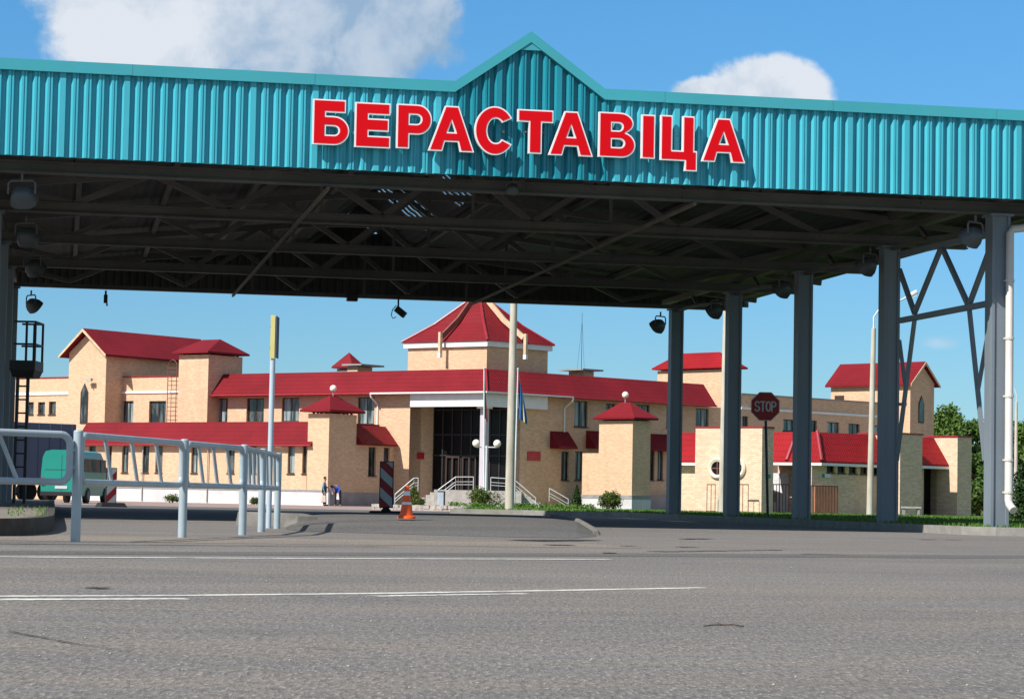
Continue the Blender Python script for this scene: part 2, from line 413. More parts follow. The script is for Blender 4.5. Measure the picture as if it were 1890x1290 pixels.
s = NT('meadow'); co = s.co(); n = s.noise(co, .05, 8); M_['meadow'] = s.out(s.mix(s.rng(n, .35, .65), (.07, .11, .03), (.13, .15, .05)), .95, 0, .1)
M_['blade'] = leafy('grass_blades', (.06, .15, .018), (.14, .24, .04))
M_['bush'] = leafy('shrub_leaves', (.045, .085, .012), (.12, .15, .03))
M_['thuja'] = leafy('conifer_leaves', (.018, .05, .012), (.045, .09, .022))
M_['leaf'] = leafy('tree_leaves', (.045, .105, .018), (.10, .17, .035))
M_['leaf2'] = leafy('tree_leaves_light', (.065, .14, .02), (.14, .21, .045))
M_['bark'] = paint('bark', (.10, .075, .055), .9, .3, 6)
M_['flag_g'] = paint('flag_green', (.02, .16, .08), .8); M_['flag_r'] = paint('flag_red', (.35, .03, .04), .8)
M_['flag_b'] = paint('flag_blue', (.02, .10, .26), .8); M_['flag_y'] = paint('flag_yellow', (.6, .5, .1), .8)
M_['wood'] = paint('cream_beam', (.62, .46, .30), .7)
M_['brown'] = paint('brown_and_fin_shade', (.20, .075, .055), .6)
M_['tie'] = paint('pale_lit_tie', (.17, .155, .13), .7, .2, 2)  # ties paler than the trusses; the light they catch is in the colour
M_['ring'] = paint('cream_ring', (.78, .68, .52), .6, .05, 2)
M_['lilac'] = paint('lilac_paint', (.50, .46, .50), .6, .08, 1)
M_['twig'] = paint('twig', (.07, .045, .03), .9)

# ------------------------------------------------------------------ ground
def sheet(name, pts, mat, dz, sub=None):
    mb = MB(); mb.quad(*[(p.x, p.y, p.z+dz) for p in pts]); o = mb.build(name, mat, recalc=False)
    return struct(o)
mb = MB()      # land: one sheet to the horizon, following gz
Ds = [-60, 0, 30, 66, 80, 95, 110, 125, 140, 150, 200, 400, 1500, 5000]
Xs = [-3000, -400, -120, -50, -20, 0, 20, 50, 120, 400, 3000]
for i in range(len(Ds)-1):
    for j in range(len(Xs)-1):
        mb.quad(*[tuple(FH*D+RH*x+Vector((0, 0, gz(D)-.012))) for D, x in ((Ds[i], Xs[j]), (Ds[i], Xs[j+1]), (Ds[i+1], Xs[j+1]), (Ds[i+1], Xs[j]))])
struct(mb.build('ground', M_['meadow'], recalc=False))
def band(name, mat, Dlist, xl, xr, dz):
    mb = MB()
    for i in range(len(Dlist)-1):
        a, b = Dlist[i], Dlist[i+1]
        mb.quad(*[tuple(FH*D+RH*x+Vector((0, 0, gz(D)+dz))) for D, x in ((a, xl), (a, xr), (b, xr), (b, xl))])
    return struct(mb.build(name, mat, recalc=False))
band('road', M_['asphalt'], [-15, 0, 8, 16, 30, 45, 66], -90, 90, 0)
band('checkpoint_lane', M_['asphalt2'], [66, 78, 86], -90, 40, 0)
band('forecourt', M_['paving'], [86, 100, 115, 130, 140, 150, 180], -90, 60, 0)
# darker strip of newer asphalt and dusty wheel track on the road
def strip(name, pts, w0, w1, mat, dz, jit=.0, n=40):
    mb = MB(); pts = [Vector(p) for p in pts]; L = []
    for i in range(n+1):
        t = i/n*(len(pts)-1); k = min(int(t), len(pts)-2); L.append(pts[k].lerp(pts[k+1], t-k))
    R_ = random.Random(len(pts)*3+n)
    A = []
    for i, p in enumerate(L):
        t = (L[min(i+1, n)]-L[max(i-1, 0)]).normalized(); q = Vector((-t.y, t.x, 0)); w = w0+(w1-w0)*i/n
        A.append((p+q*(w/2+R_.uniform(-jit, jit)), p-q*(w/2+R_.uniform(-jit, jit))))
    for i in range(n):
        mb.quad(*[(v.x, v.y, v.z+dz) for v in (A[i][1], A[i+1][1], A[i+1][0], A[i][0])])
    return struct(mb.build(name, mat, recalc=False))
strip('road_seam', [ground(-60, 1019), ground(600, 1022), ground(1200, 1024), ground(1950, 1028)], .9, 1.1, M_['asphalt2'], .002, .03)
strip('road_apron', [ground(-40, 991), ground(545, 999), ground(1130, 1007)], 2.8, 2.2, M_['dustasphalt'], .002, .12)
strip('road_line', [ground(-60, 1027.5), ground(500, 1030.5), ground(1125, 1032.5)], .17, .15, M_['line'], .0036, .012)
strip('road_line', [ground(-40, 1100.5), ground(378, 1098.6)], .11, .10, M_['line'], .002, .012)
strip('road_line', [ground(375, 1098.5), ground(700, 1095), ground(1000, 1090), ground(1300, 1084.5)], .11, .10, M_['line'], .002, .012)
strip('road_line', [ground(-40, 1106.5), ground(345, 1105)], .15, .11, M_['line'], .002, .014)
strip('road_line', [ground(690, 1100), ground(970, 1095.5)], .10, .08, M_['line'], .002, .012)
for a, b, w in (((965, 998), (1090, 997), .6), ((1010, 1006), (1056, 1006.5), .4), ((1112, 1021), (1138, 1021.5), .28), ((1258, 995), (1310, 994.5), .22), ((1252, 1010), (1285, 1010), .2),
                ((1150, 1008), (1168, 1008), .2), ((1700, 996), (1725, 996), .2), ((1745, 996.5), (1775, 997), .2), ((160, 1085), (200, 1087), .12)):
    strip('pothole', [ground(*a), ground(*b)], w, w*.6, M_['patch'], .0060+random.random()*.001, .07, 12)  # flat dark sheets, the shade of the hole edges put into their colour
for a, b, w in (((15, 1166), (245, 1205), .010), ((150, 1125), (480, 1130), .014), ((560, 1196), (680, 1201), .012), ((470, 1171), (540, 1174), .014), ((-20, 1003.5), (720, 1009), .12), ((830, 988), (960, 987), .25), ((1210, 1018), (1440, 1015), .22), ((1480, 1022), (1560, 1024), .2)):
    strip('road_crack_and_shadow', [ground(*a), ground(a[0]*.5+b[0]*.5, a[1]*.45+b[1]*.55), ground(*b)], w, w*.7, M_['patch'] if w < .1 else M_['asphalt2'], .0048, w*.3, 24)  # cracks; the railing's long shadow is also painted here as darker asphalt
# raised asphalt island in front of the canopy
mb = MB(); isl = []
for px, D0_, D1_, h in ((528, 32.5, 43, .0), (545, 32, 44.5, .07), (562, 31.6, 45, .11), (590, 31.3, 45.5, .135), (640, 31, 46, .15), (740, 30.5, 47, .155), (850, 30, 48, .155), (950, 29.8, 48, .15), (1020, 29.8, 47, .135), (1065, 30, 46, .10), (1100, 31.5, 44, 0)):
    row = []
    for t in (0, .12, .3, .55, .75, .93, 1):
        D = D0_+(D1_-D0_)*t; z = h*math.sin(min(1, t/.45)*math.pi/2) if t < .94 else 0
        row.append(flat(px, D, max(z, .0)+.003))
    isl.append(row)
for i in range(len(isl)-1):
    for j in range(6): mb.quad(isl[i][j], isl[i+1][j], isl[i+1][j+1], isl[i][j+1])
struct(mb.build('traffic_island', M_['asphalt2'], smooth=True, recalc=False))
mb = MB(); rimp = [r for r in isl[9]][1:6]
mb.tube([p+Vector((0, 0, .005)) for p in (isl[8][5], isl[9][4], isl[9][3].lerp(isl[10][3], .5), isl[10][2], isl[10][1])], .05, 6)
struct(mb.build('island_kerb', M_['kerb_g']))
# left raised island carrying the canopy columns
def slab(name, pts, h, mat_top, mat_side, kerb=.14):
    mb = MB(); top = [Vector((p.x, p.y, gz(p.dot(FH))+h)) for p in pts]; bot = [Vector((p.x, p.y, gz(p.dot(FH))-.05)) for p in pts]
    mb.quad(*top); o = mb.build(name, mat_top, recalc=False); struct(o)
    if o.data.polygons[0].normal.z < 0: o.data.flip_normals()
    mb = MB(); n = len(pts); c = sum(top, Vector())/n
    inn = []
    for i in range(n):
        a = (top[i]-top[i-1]).normalized(); b = (top[(i+1) % n]-top[i]).normalized()
        na = Vector((-a.y, a.x, 0)); nb = Vector((-b.y, b.x, 0)); q = (na+nb).normalized()
        inn.append(top[i]+q*kerb/max(.4, q.dot(na)))
    area = sum(top[i].x*top[(i+1) % n].y-top[(i+1) % n].x*top[i].y for i in range(n))
    if area < 0: inn = [top[i]*2-inn[i] for i in range(n)]
    U = Vector((0, 0, .012))
    for i in range(n):
        j = (i+1) % n
        mb.quad(bot[i], bot[j], top[j]+U, top[i]+U); mb.quad(top[i]+U, top[j]+U, inn[j]+U, inn[i]+U); mb.quad(inn[i]+U, inn[j]+U, inn[j]-U, inn[i]-U)
    k = mb.build(name+'_kerb', mat_side); struct(k)
    return o
P = [flat(-120, 24.2, 0), flat(-30, 24.3, 0), flat(20, 24.6, 0), flat(55, 25.2, 0), flat(80, 26.3, 0), flat(97, 28.0, 0), flat(100, 31, 0), flat(101, 40, 0), flat(100, 66, 0), flat(-160, 66, 0)]
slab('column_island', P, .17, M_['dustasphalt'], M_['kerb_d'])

# ------------------------------------------------------------------ canopy
XR, Y1, SP, H = 15.895, 39.087, 5.546, 5.527
XL = -1.40
XC = Frame((0, Y1-1, 0), (1, 0, 0), (0, -1, 0)).u(978, 0, 150)
YF = Y1-1.008
X0F, X1F = -9., 2*XC+3.6; XE = -3.6
ZB, ZT = 5.711, 7.20
FF = Frame((0, YF, 0), (1, 0, 0), (0, -1, 0))
canopy = thing('checkpoint_canopy', ((XL+XR)/2, Y1+2*SP, 0), 'huge steel drive-through canopy with a corrugated teal fascia and blue-grey columns', 'canopy')
gx0 = FF.u(838, 0, 155); gx1 = FF.u(1114, 0, 165); zpk = FF.z(978, 64)
def top_z(x):
    if x <= gx0 or x >= gx1: return ZT
    c = (gx0+gx1)/2; return ZT+(zpk-ZT)*(1-abs(x-c)/((gx1-gx0)/2))
def fascia(x0, x1, mat):
    mb = MB(); X0r = FF.px(113.5, 200)[0]-.07
    k0 = math.floor((x0-X0r)/.2)-1; prof = []
    k = k0
    while X0r+k*.2 < x1+.3:
        b = X0r+k*.2; wide = (k % 5 == 0)
        if wide: prof += [(b, 0), (b+.040, .07), (b+.128, .07), (b+.140, 0)]
        else: prof += [(b, 0), (b+.044, .07), (b+.078, .07), (b+.086, .054), (b+.098, .054), (b+.104, .07), (b+.124, .07), (b+.136, 0)]
        k += 1
    prof = [(x0, 0)]+[p for p in prof if x0+.004 < p[0] < x1-.004]+[(x1, 0)]
    xs = sorted(set([p[0] for p in prof]))
    ins = []
    for a, b in zip(prof[:-1], prof[1:]):
        ins.append(a)
        for xx in (gx0, gx1, (gx0+gx1)/2):
            if a[0] < xx < b[0]: ins.append((xx, a[1]+(b[1]-a[1])*(xx-a[0])/(b[0]-a[0])))
    ins.append(prof[-1])
    for a, b in zip(ins[:-1], ins[1:]):
        mb.quad(FF.w(a[0], a[1], ZB), FF.w(b[0], b[1], ZB), FF.w(b[0], b[1], top_z(b[0])), FF.w(a[0], a[1], top_z(a[0])))
    for a, b in zip(ins[:-1], ins[1:]):        # inner liner a hand behind, so the sheet has a back
        mb.quad(FF.w(a[0], -.03, ZB), FF.w(b[0], -.03, ZB), FF.w(b[0], -.03, top_z(b[0])), FF.w(a[0], -.03, top_z(a[0])))
    return mb.build('fascia_panel', mat, canopy, recalc=False)
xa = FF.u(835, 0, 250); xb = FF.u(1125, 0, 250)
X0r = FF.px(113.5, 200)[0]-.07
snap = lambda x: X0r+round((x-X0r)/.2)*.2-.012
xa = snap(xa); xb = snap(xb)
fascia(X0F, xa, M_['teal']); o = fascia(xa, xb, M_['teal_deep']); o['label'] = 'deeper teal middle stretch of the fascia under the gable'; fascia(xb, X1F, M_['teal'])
mb = MB()
TH = .15
def trimseg(x0, z0, x1, z1):
    mb.loft([FF.w(x0, -.12, z0+.03), FF.w(x0, .115, z0+.03), FF.w(x0, .115, z0-TH), FF.w(x0, -.12, z0-TH)],
            [FF.w(x1, -.12, z1+.03), FF.w(x1, .115, z1+.03), FF.w(x1, .115, z1-TH), FF.w(x1, -.12, z1-TH)])
gc = (gx0+gx1)/2
trimseg(X0F, ZT, gx0, ZT); trimseg(gx0, ZT, gc, zpk); trimseg(gc, zpk, gx1, ZT); trimseg(gx1, ZT, X1F, ZT)
tr_ = mb.build('fascia_trim', M_['teal_trim'], canopy)
x = X0F+1.1
while x < X1F:
    if not (gx0-.1 < x < gx1+.1): mb = MB(); mb.box(FF, x, x+.10, .116, .119, ZT-TH+.004, ZT+.028); mb.build('trim_lap', M_['teal_trim'], tr_)
    x += 2.9
mb = MB(); mb.loft([FF.w(gc-.20, .10, zpk-.28), FF.w(gc+.20, .10, zpk-.28), FF.w(gc, .10, zpk-.10)], [FF.w(gc-.20, .0, zpk-.28), FF.w(gc+.20, .0, zpk-.28), FF.w(gc, .0, zpk-.10)])
mb.build('apex_plate', M_['teal_trim'], canopy)
# columns
def column(x, y, z0):
    mb = MB(); w = .165
    mb.box(ID, x-w, x-w+.05, y-w, y+w, z0, H); mb.box(ID, x+w-.05, x+w, y-w, y+w, z0, H)
    mb.box(ID, x-w+.05, x+w-.05, y-w+.03, y+w-.03, z0, H)
    mb.box(ID, x-w-.05, x+w+.05, y-w-.05, y+w+.05, H, H+.04); mb.box(ID, x-w-.03, x+w+.03, y-w-.03, y+w+.03, z0-.05, z0+.03)
    return mb.build('column', M_['column'], canopy)
for i in range(5):
    column(XR, Y1+i*SP, .10); column(XL, Y1+i*SP, .15)
YE = Y1+4*SP+1.8
LZ = 7.02; LW = 1.3; LP = 8.0
def roofz(x):
    e = 5.98
    if x < XE: return e
    if x < XC-LW: return e+(LZ-e)*(x-XE)/(XC-LW-XE)
    if x > XC+LW: return e+(LZ-e)*(X1F-x)/(X1F-XC-LW)
    return LZ+(LP-LZ)*(1-abs(x-XC)/LW)
# trusses
for i in range(5):
    y = Y1+i*SP; mb = MB()
    mb.box(ID, XL-7, XR+1.6, y-.09, y+.09, H+.04, H+.07); 
    if i == 4: mb.box(ID, XL-7, XR+1.6, y-.05, y+.05, H+.07, H+.14)
    if i < 4: mb.box(ID, XL-7, XR+1.6, y-.02, y+.02, H+.07, H+.21); mb.box(ID, XL-7, XR+1.6, y-.09, y+.09, H+.21, H+.24)
    n = 12; tp = []
    for k in range(n+1):
        x = XL+(XR-XL)*k/n; tp.append(Vector((x, y, min(roofz(x), roofz(XC-LW))-.16)))
    for a, b in zip(tp[:-1], tp[1:]): mb.bar(a, b, .12, .14)
    mb.bar((X0F+.2, y, roofz(X0F+.2)-.14), tp[0], .12, .12); mb.bar(tp[-1], (X1F-.2, y, roofz(X1F-.2)-.14), .12, .12)
    cl = Vector((XC-LW, y, LZ-.1)); cr = Vector((XC+LW, y, LZ-.1)); ct = Vector((XC, y, LP-.12))
    mb.bar(cl, ct, .1); mb.bar(ct, cr, .1)
    for k in range(n):
        a = tp[k] if k % 2 == 0 else Vector((tp[k].x, y, H+.22)); b = tp[k+1] if k % 2 == 1 else Vector((tp[k+1].x, y, H+.22))
        mb.bar(a, b, .10, .11)
    mb.build('roof_truss', M_['steel'], canopy)
    for x in (XC-2.7, XC+.2, XC+2.9):
        mb = MB(); mb.bar((x, y, H+.05), (x, y, roofz(x)-.1), .06); mb.build('hanger', M_['steel'], canopy)
# purlins, ties, eaves beams
for x in [X0F+.4+k*1.75 for k in range(16)]:
    if abs(x-XC) < LW+.1: continue
    mb = MB(); z = roofz(x)-.075; mb.box(ID, x-.05, x+.05, YF+.14, YE-.1, z-.08, z+.04); mb.build('purlin', M_['steel'], canopy)
for px, py in ((605, 352), (1280, 378)):
    p = Frame((0, Y1, 0), (1, 0, 0), (0, -1, 0)).px(px, py)
    mb = MB(); mb.bar((p[0], Y1-.1, H+.0), (p[0], Y1+4*SP+.2, H+.0), .05, .055); mb.build('tie_beam', M_['tie'], canopy)
for x in (XL, XR):
    mb = MB(); mb.box(ID, x-.10, x+.10, Y1-.9, Y1+4*SP+1.2, H+.245, H+.36); mb.build('eaves_beam', M_['steel'], canopy)
    mb = MB()
    for i in range(4):
        a = Y1+i*SP; mb.bar((x, a+.17, H-.22), (x, a+SP*.62, H-.02), .07); mb.bar((x, a+SP*.62, H-.02), (x, a+SP*.70, H+.24), .07); mb.bar((x, a+SP*.62, H-.02), (x, a+SP-.17, H-.02), .07)
    mb.build('eaves_brace', M_['steel'], canopy)
# side portal bracing between the first two right-hand columns
FS = Frame((XR, 0, 0), (0, 1, 0), (1, 0, 0))
def sp(px, py): u, z = FS.px(px, py); return FS.w(u, 0, z)
mb = MB()
for a, b, w in (((1660, 592), (1826, 560), .10), ((1660, 498), (1688, 578), .08), ((1688, 578), (1738, 455), .08), ((1738, 455), (1788, 565), .08), ((1788, 565), (1824, 468), .08),
                ((1688, 590), (1655, 850), .07), ((1660, 628), (1672, 722), .06), ((1789, 570), (1818, 850), .07), ((1823, 618), (1805, 720), .06), ((1658, 746), (1671, 746), .06), ((1660, 470), (1826, 433), .10)):
    mb.bar(sp(*a), sp(*b), w)
mb.build('portal_brace', M_['column'], canopy)
# roof deck: corrugated, with a lantern along the ridge and open slots in its right slope
def deck(x0, x1, slots=None):
    mb = MB(); n = max(2, int(abs(x1-x0)/.1))
    ys = [YF+.13, YE]
    if slots:
        ys = [YF+.13]
        for a, b in slots: ys += [a, b]
        ys.append(YE)
    for q in range(0, len(ys)-1, 2):
        for k in range(n):
            a = x0+(x1-x0)*k/n; b = x0+(x1-x0)*(k+1)/n
            wa = .018*(k % 2); wb = .018*((k+1) % 2)
            mb.loft([(a, ys[q], roofz(a)+wa), (b, ys[q], roofz(b)+wb), (b, ys[q], roofz(b)+wb+.03), (a, ys[q], roofz(a)+wa+.03)],
                    [(a, ys[q+1], roofz(a)+wa), (b, ys[q+1], roofz(b)+wb), (b, ys[q+1], roofz(b)+wb+.03), (a, ys[q+1], roofz(a)+wa+.03)])
    return mb.build('roof_sheet', M_['roofdeck'], canopy)
deck(X0F, XC-LW); deck(XC+LW, X1F); deck(XC-LW, XC)
sl_ = []
y = Y1+11.6
for k in range(6): sl_.append((y, y+.16)); y += .42
y = Y1+16.8
for k in range(5): sl_.append((y, y+.2)); y += .5
deck(XC, XC+LW, sl_)
# rear corrugated edge
mb = MB()
k = X0F
while k < X1F:
    mb.loft([(k, YE-.02, H+.29), (k+.06, YE-.05, H+.29), (k+.14, YE-.05, H+.29), (k+.2, YE-.02, H+.29)], [(k, YE-.02, min(roofz(k), ZT)+.25), (k+.06, YE-.05, min(roofz(k), ZT)+.25), (k+.14, YE-.05, min(roofz(k), ZT)+.25), (k+.2, YE-.02, min(roofz(k), ZT)+.25)], caps=False); k += .2
mb.build('rear_fascia', M_['roofdeck'], canopy)
mb = MB(); mb.loft([(XC-LW, YE-.03, LZ-.1), (XC+LW, YE-.03, LZ-.1), (XC, YE-.03, LP-.02)], [(XC-LW, YE+.02, LZ-.1), (XC+LW, YE+.02, LZ-.1), (XC, YE+.02, LP-.02)]); mb.build('lantern_end', M_['roofdeck'], canopy)
# drainpipe on the front right column
mb = MB(); Fp = Frame((0, Y1-.23, 0), (1, 0, 0), (0, -1, 0)); xp, zt = Fp.px(1862, 425); zb = Fp.z(1850, 935); yp = Y1-.23
xp = XR+.13
mb.tube([(xp+2.2, yp, zt+.32), (xp+.04, yp, zt+.02), (xp, yp, zt-.05), (xp, yp, zb+.12), (xp, yp-.04, zb+.04), (xp+.01, yp-.20, zb-.06)], .07, 12)
pipe = mb.build('drainpipe', M_['pipe'], canopy, smooth=True)
for zz in (zb+.25, 1.3, 2.4, 3.4, 4.4):
    mb = MB(); mb.lathe((xp, yp, zz), [(.074, -.02), (.082, -.02), (.082, .02), (.074, .02)], 12); mb.bar((xp-.05, yp+.03, zz), (XR+.05, yp+.07, zz), .02); mb.build('pipe_clip', M_['pipe'], pipe)
mb = MB(); mb.lathe((0, 0, 0), [(.058, 0), (.058, .004)], 12)
o = mb.build('pipe_mouth', M_['black'], pipe, loc=None); o.location = Vector((xp+.0105, yp-.207, zb-.0645))-canopy.location; o.rotation_euler = Vector((.01, -.16, -.10)).to_track_quat('Z', 'Y').to_euler()

# ------------------------------------------------------------------ letters of the sign
def arc(cx, cy, rx, ry, a0, a1, n=14): return [(cx+rx*math.cos(math.radians(a0+(a1-a0)*i/n)), cy+ry*math.sin(math.radians(a0+(a1-a0)*i/n))) for i in range(n+1)]
S = .31
LET = {}
LET['Б'] = (.86, [[(0, 0), (.50, 0)]+arc(.50, .32, .36, .32, -90, 90)+[(S, .64), (S, .715), (.77, .715), (.77, 1), (0, 1)], [(S, .225), (S, .415)]+arc(.50, .32, .11, .095, 90, -90)])
LET['Е'] = (.80, [[(0, 0), (.80, 0), (.80, .265), (S, .265), (S, .37), (.76, .37), (.76, .65), (S, .65), (S, .735), (.79, .735), (.79, 1), (0, 1)]])
LET['Р'] = (.84, [[(0, 0), (S, 0), (S, .32), (.50, .32)]+arc(.50, .66, .34, .34, -90, 90)+[(0, 1)], [(S, .56), (S, .765)]+arc(.47, .6625, .11, .1025, 90, -90)])
LET['А'] = (1.08, [[(0, 0), (.33, 0), (.39, .21), (.69, .21), (.75, 0), (1.08, 0), (.70, 1), (.38, 1)], [(.455, .425), (.54, .66), (.625, .425)]])
LET['С'] = (.92, [arc(.47, .5, .47, .53, 32, 328, 36)+arc(.49, .5, .195, .265, 318, 42, 28)])
LET['Т'] = (.84, [[(.265, 0), (.575, 0), (.575, .715), (.84, .715), (.84, 1), (0, 1), (0, .715), (.265, .715)]])
LET['В'] = (.86, [[(0, 0), (.54, 0)]+arc(.54, .285, .32, .285, -90, 70)+arc(.50, .765, .31, .235, -40, 90)+[(0, 1)], [(S, .23), (S, .405)]+arc(.49, .3175, .10, .0875, 90, -90), [(S, .60), (S, .765)]+arc(.46, .6825, .09, .0825, 90, -90)])
LET['І'] = (.28, [[(0, 0), (.28, 0), (.28, 1), (0, 1)]])
LET['Ц'] = (.90, [[(0, 0), (.60, 0), (.60, -.22), (.90, -.22), (.90, .23), (.83, .23), (.83, 1), (.54, 1), (.54, .23), (.29, .23), (.29, 1), (0, 1)]])
def clean(p):
    o = []
    for q in p:
        if not o or (q[0]-o[-1][0])**2+(q[1]-o[-1][1])**2 > 1e-6: o.append(q)
    if (o[0][0]-o[-1][0])**2+(o[0][1]-o[-1][1])**2 < 1e-6: o.pop()
    return o
def area(p): return .5*sum(p[i][0]*p[(i+1) % len(p)][1]-p[(i+1) % len(p)][0]*p[i][1] for i in range(len(p)))
def inset(p, w, hole):
    if (area(p) < 0) != hole: p = p[::-1]      # outer ccw, hole cw: left side is the solid
    o = []; n = len(p)
    for i in range(n):
        a = Vector(p[i])-Vector(p[i-1]); b = Vector(p[(i+1) % n])-Vector(p[i]); a.normalize(); b.normalize()
        na = Vector((-a.y, a.x)); nb = Vector((-b.y, b.x)); q = na+nb; k = max(.35, q.length_squared/2)
        o.append(tuple(Vector(p[i])+q*(w/k)))
    return o
def letter_mesh(loops, dep, y0, sx, sz):
    bm = bmesh.new(); ed = []
    for lp in loops:
        vs = [bm.verts.new((x*sx, 0, z*sz)) for x, z in lp]
        for i in range(len(vs)): ed.append(bm.edges.new((vs[i], vs[(i+1) % len(vs)])))
    bmesh.ops.triangle_fill(bm, edges=ed, use_beauty=True)
    r = bmesh.ops.extrude_face_region(bm, geom=list(bm.faces))
    for v in r['geom']:
        if isinstance(v, bmesh.types.BMVert): v.co.y -= dep
    for v in bm.verts: v.co.y += y0
    bmesh.ops.recalc_face_normals(bm, faces=bm.faces)
    return bm
WORD = 'БЕРАСТАВІЦА'
pos = [(577, 645, 184, 268), (655, 721, 190, 273), (732, 797, 193, 275), (791, 876, 196, 280), (876, 949, 199, 284), (955, 1021, 203, 284), (1013, 1095, 206, 288), (1105, 1173, 208, 291), (1184, 1209, 212, 293), (1219, 1287, 214, 297), (1295, 1376, 219, 300)]
sign = thing('lettering_sign', FF.w(FF.u(975, .13, 240), .1, FF.z(975, 240)), 'row of big red letters with white edges, spelling БЕРАСТАВІЦА, on the teal canopy front', 'sign')
for ch, (x0, x1, y0, y1) in zip(WORD, pos):
    wid, loops = LET[ch]; d = .21
    ua, zb_ = FF.px(x0, y1, d); ub, _ = FF.px(x1, (y0+y1)/2, d); _, zt_ = FF.px((x0+x1)/2, y0, d); zb_ = FF.px((x0+x1)/2, y1, d)[1]
    ua = FF.px(x0, (y0+y1)/2, d)[0]
    sx = (ub-ua)/wid; sz = zt_-zb_
    lps = [clean(l) for l in loops]
    bw = .024
    L2 = []
    for i, l in enumerate(lps):
        big = [(x*sx, z*sz) for x, z in l]; ins_ = inset(big, bw, i > 0); L2.append(ins_)
    bm = letter_mesh([[(x*sx, z*sz) for x, z in l] for l in lps], .07, 0, 1, 1)
    me = bpy.data.meshes.new('letter'); bm.to_mesh(me); bm.free(); me.materials.append(M_['letter_w'])
    lo = bpy.data.objects.new('letter', me); COL.objects.link(lo); lo.parent = sign; lo.location = FF.w(ua, .14, zb_)-sign.location
    for fu in (.25, .75):
        mb = MB(); mb.bar(FF.w(ua+(ub-ua)*fu, .05, (zb_+zt_)/2), FF.w(ua+(ub-ua)*fu, .139, (zb_+zt_)/2), .03); mb.build('bracket', M_['steel'], lo)
    lo['label'] = 'red letter '+ch+' with a white edge'
    bm = letter_mesh(L2, .006, -.0705, 1, 1)
    me = bpy.data.meshes.new('letter_face'); bm.to_mesh(me); bm.free(); me.materials.append(M_['red_l'])
    fo = bpy.data.objects.new('letter_face', me); COL.objects.link(fo); fo.parent = lo

# ------------------------------------------------------------------ verge and right-hand kerb
cs, sn = math.cos(YAW), math.sin(YAW)
XK = XR-.62; YK = Y1-.85
def lat(X, Y): return X*cs-Y*sn
def dep(X, Y): return X*sn+Y*cs
path = [Vector((70, YK, 0)), Vector((45, YK, 0)), Vector((24, YK, 0)), Vector((XK+1.2, YK, 0)), Vector((XK+.35, YK+.2, 0)), Vector((XK, YK+.9, 0))]
for k in range(1, 9): path.append(Vector((XK, YK+.9+k*2.9, 0)))
pe = flat(858, 73)
path += [Vector((XK-.25, YK+26.4, 0)), Vector((XK-1.0, YK+28.2, 0)), Vector((XK-2.2, YK+29.4, 0)), Vector((XK-4.2, YK+30.2, 0))]
p0 = path[-1]
for k in range(1, 7): path.append(p0.lerp(Vector((pe.x, pe.y, 0)), k/6))
path.append(Vector(flat(846, 76))); path.append(Vector(flat(842, 83)))
for p in path: p.z = gz(p.dot(FH))
VH = .125
mb = MB()
def offs(path, w):
    o = []
    for i, p in enumerate(path):
        t = (path[min(i+1, len(path)-1)]-path[max(i-1, 0)]); t.z = 0; t.normalize(); o.append(p+Vector((t.y, -t.x, 0))*w)   # to the right of travel
    return o
inn = offs(path, .16); pk = path
for i in range(len(path)-1):
    h = VH+.02; A, B, C, D_ = path[i], path[i+1], inn[i+1], inn[i]; z = Vector((0, 0, 1))
    mb.quad(A-z*.06, B-z*.06, B+z*h, A+z*h); mb.quad(A+z*h, B+z*h, C+z*h, D_+z*h); mb.quad(D_+z*h, C+z*h, C, D_)
struct(mb.build('kerb', M_['kerb'], recalc=False))
mb = MB()
far = [(60, 150), (0, 150)]
poly = [p+Vector((0, 0, VH)) for p in inn]
# strips by distance so the lawn follows the fall of the land
def left_lat(D):
    # leftmost kerb crossing at distance D
    best = None
    for a, b in zip(inn[:-1], inn[1:]):
        da, db = a.dot(FH), b.dot(FH)
        if (da-D)*(db-D) <= 0 and abs(da-db) > 1e-9:
            t = (D-da)/(db-da); x = a.lerp(b, t).dot(RH); best = x if best is None else min(best, x)
    return best
dl = sorted(set([round(p.dot(FH), 3) for p in inn]))
dl = [d for d in dl if d > YK*cs+XK*sn+.3]
rows = []
last = None
for D in [d for d in dl if d < 83]+[83.5, 90, 100, 110, 120, 130, 140, 155]:
    x = left_lat(D)
    if x is None:
        if D < 78: continue
        x = (842-945)/F_PX*D if D < 118 else (842-945)/F_PX*118+(D-118)*.1
    rows.append((D, x))
for (a, xa_), (b, xb_) in zip(rows[:-1], rows[1:]):
    mb.quad(*[tuple(FH*D+RH*x+Vector((0, 0, gz(D)+VH))) for D, x in ((a, xa_), (a, 60), (b, 60), (b, xb_))])
D0v = rows[0][0]
mb.quad(*[tuple(Vector((v[0], v[1], VH))) for v in ((XK+.5, YK+.16), (70, YK+.16), (FH*D0v+RH*60)[:2], (FH*D0v+RH*rows[0][1])[:2])])
struct(mb.build('lawn', M_['lawn'], recalc=False))
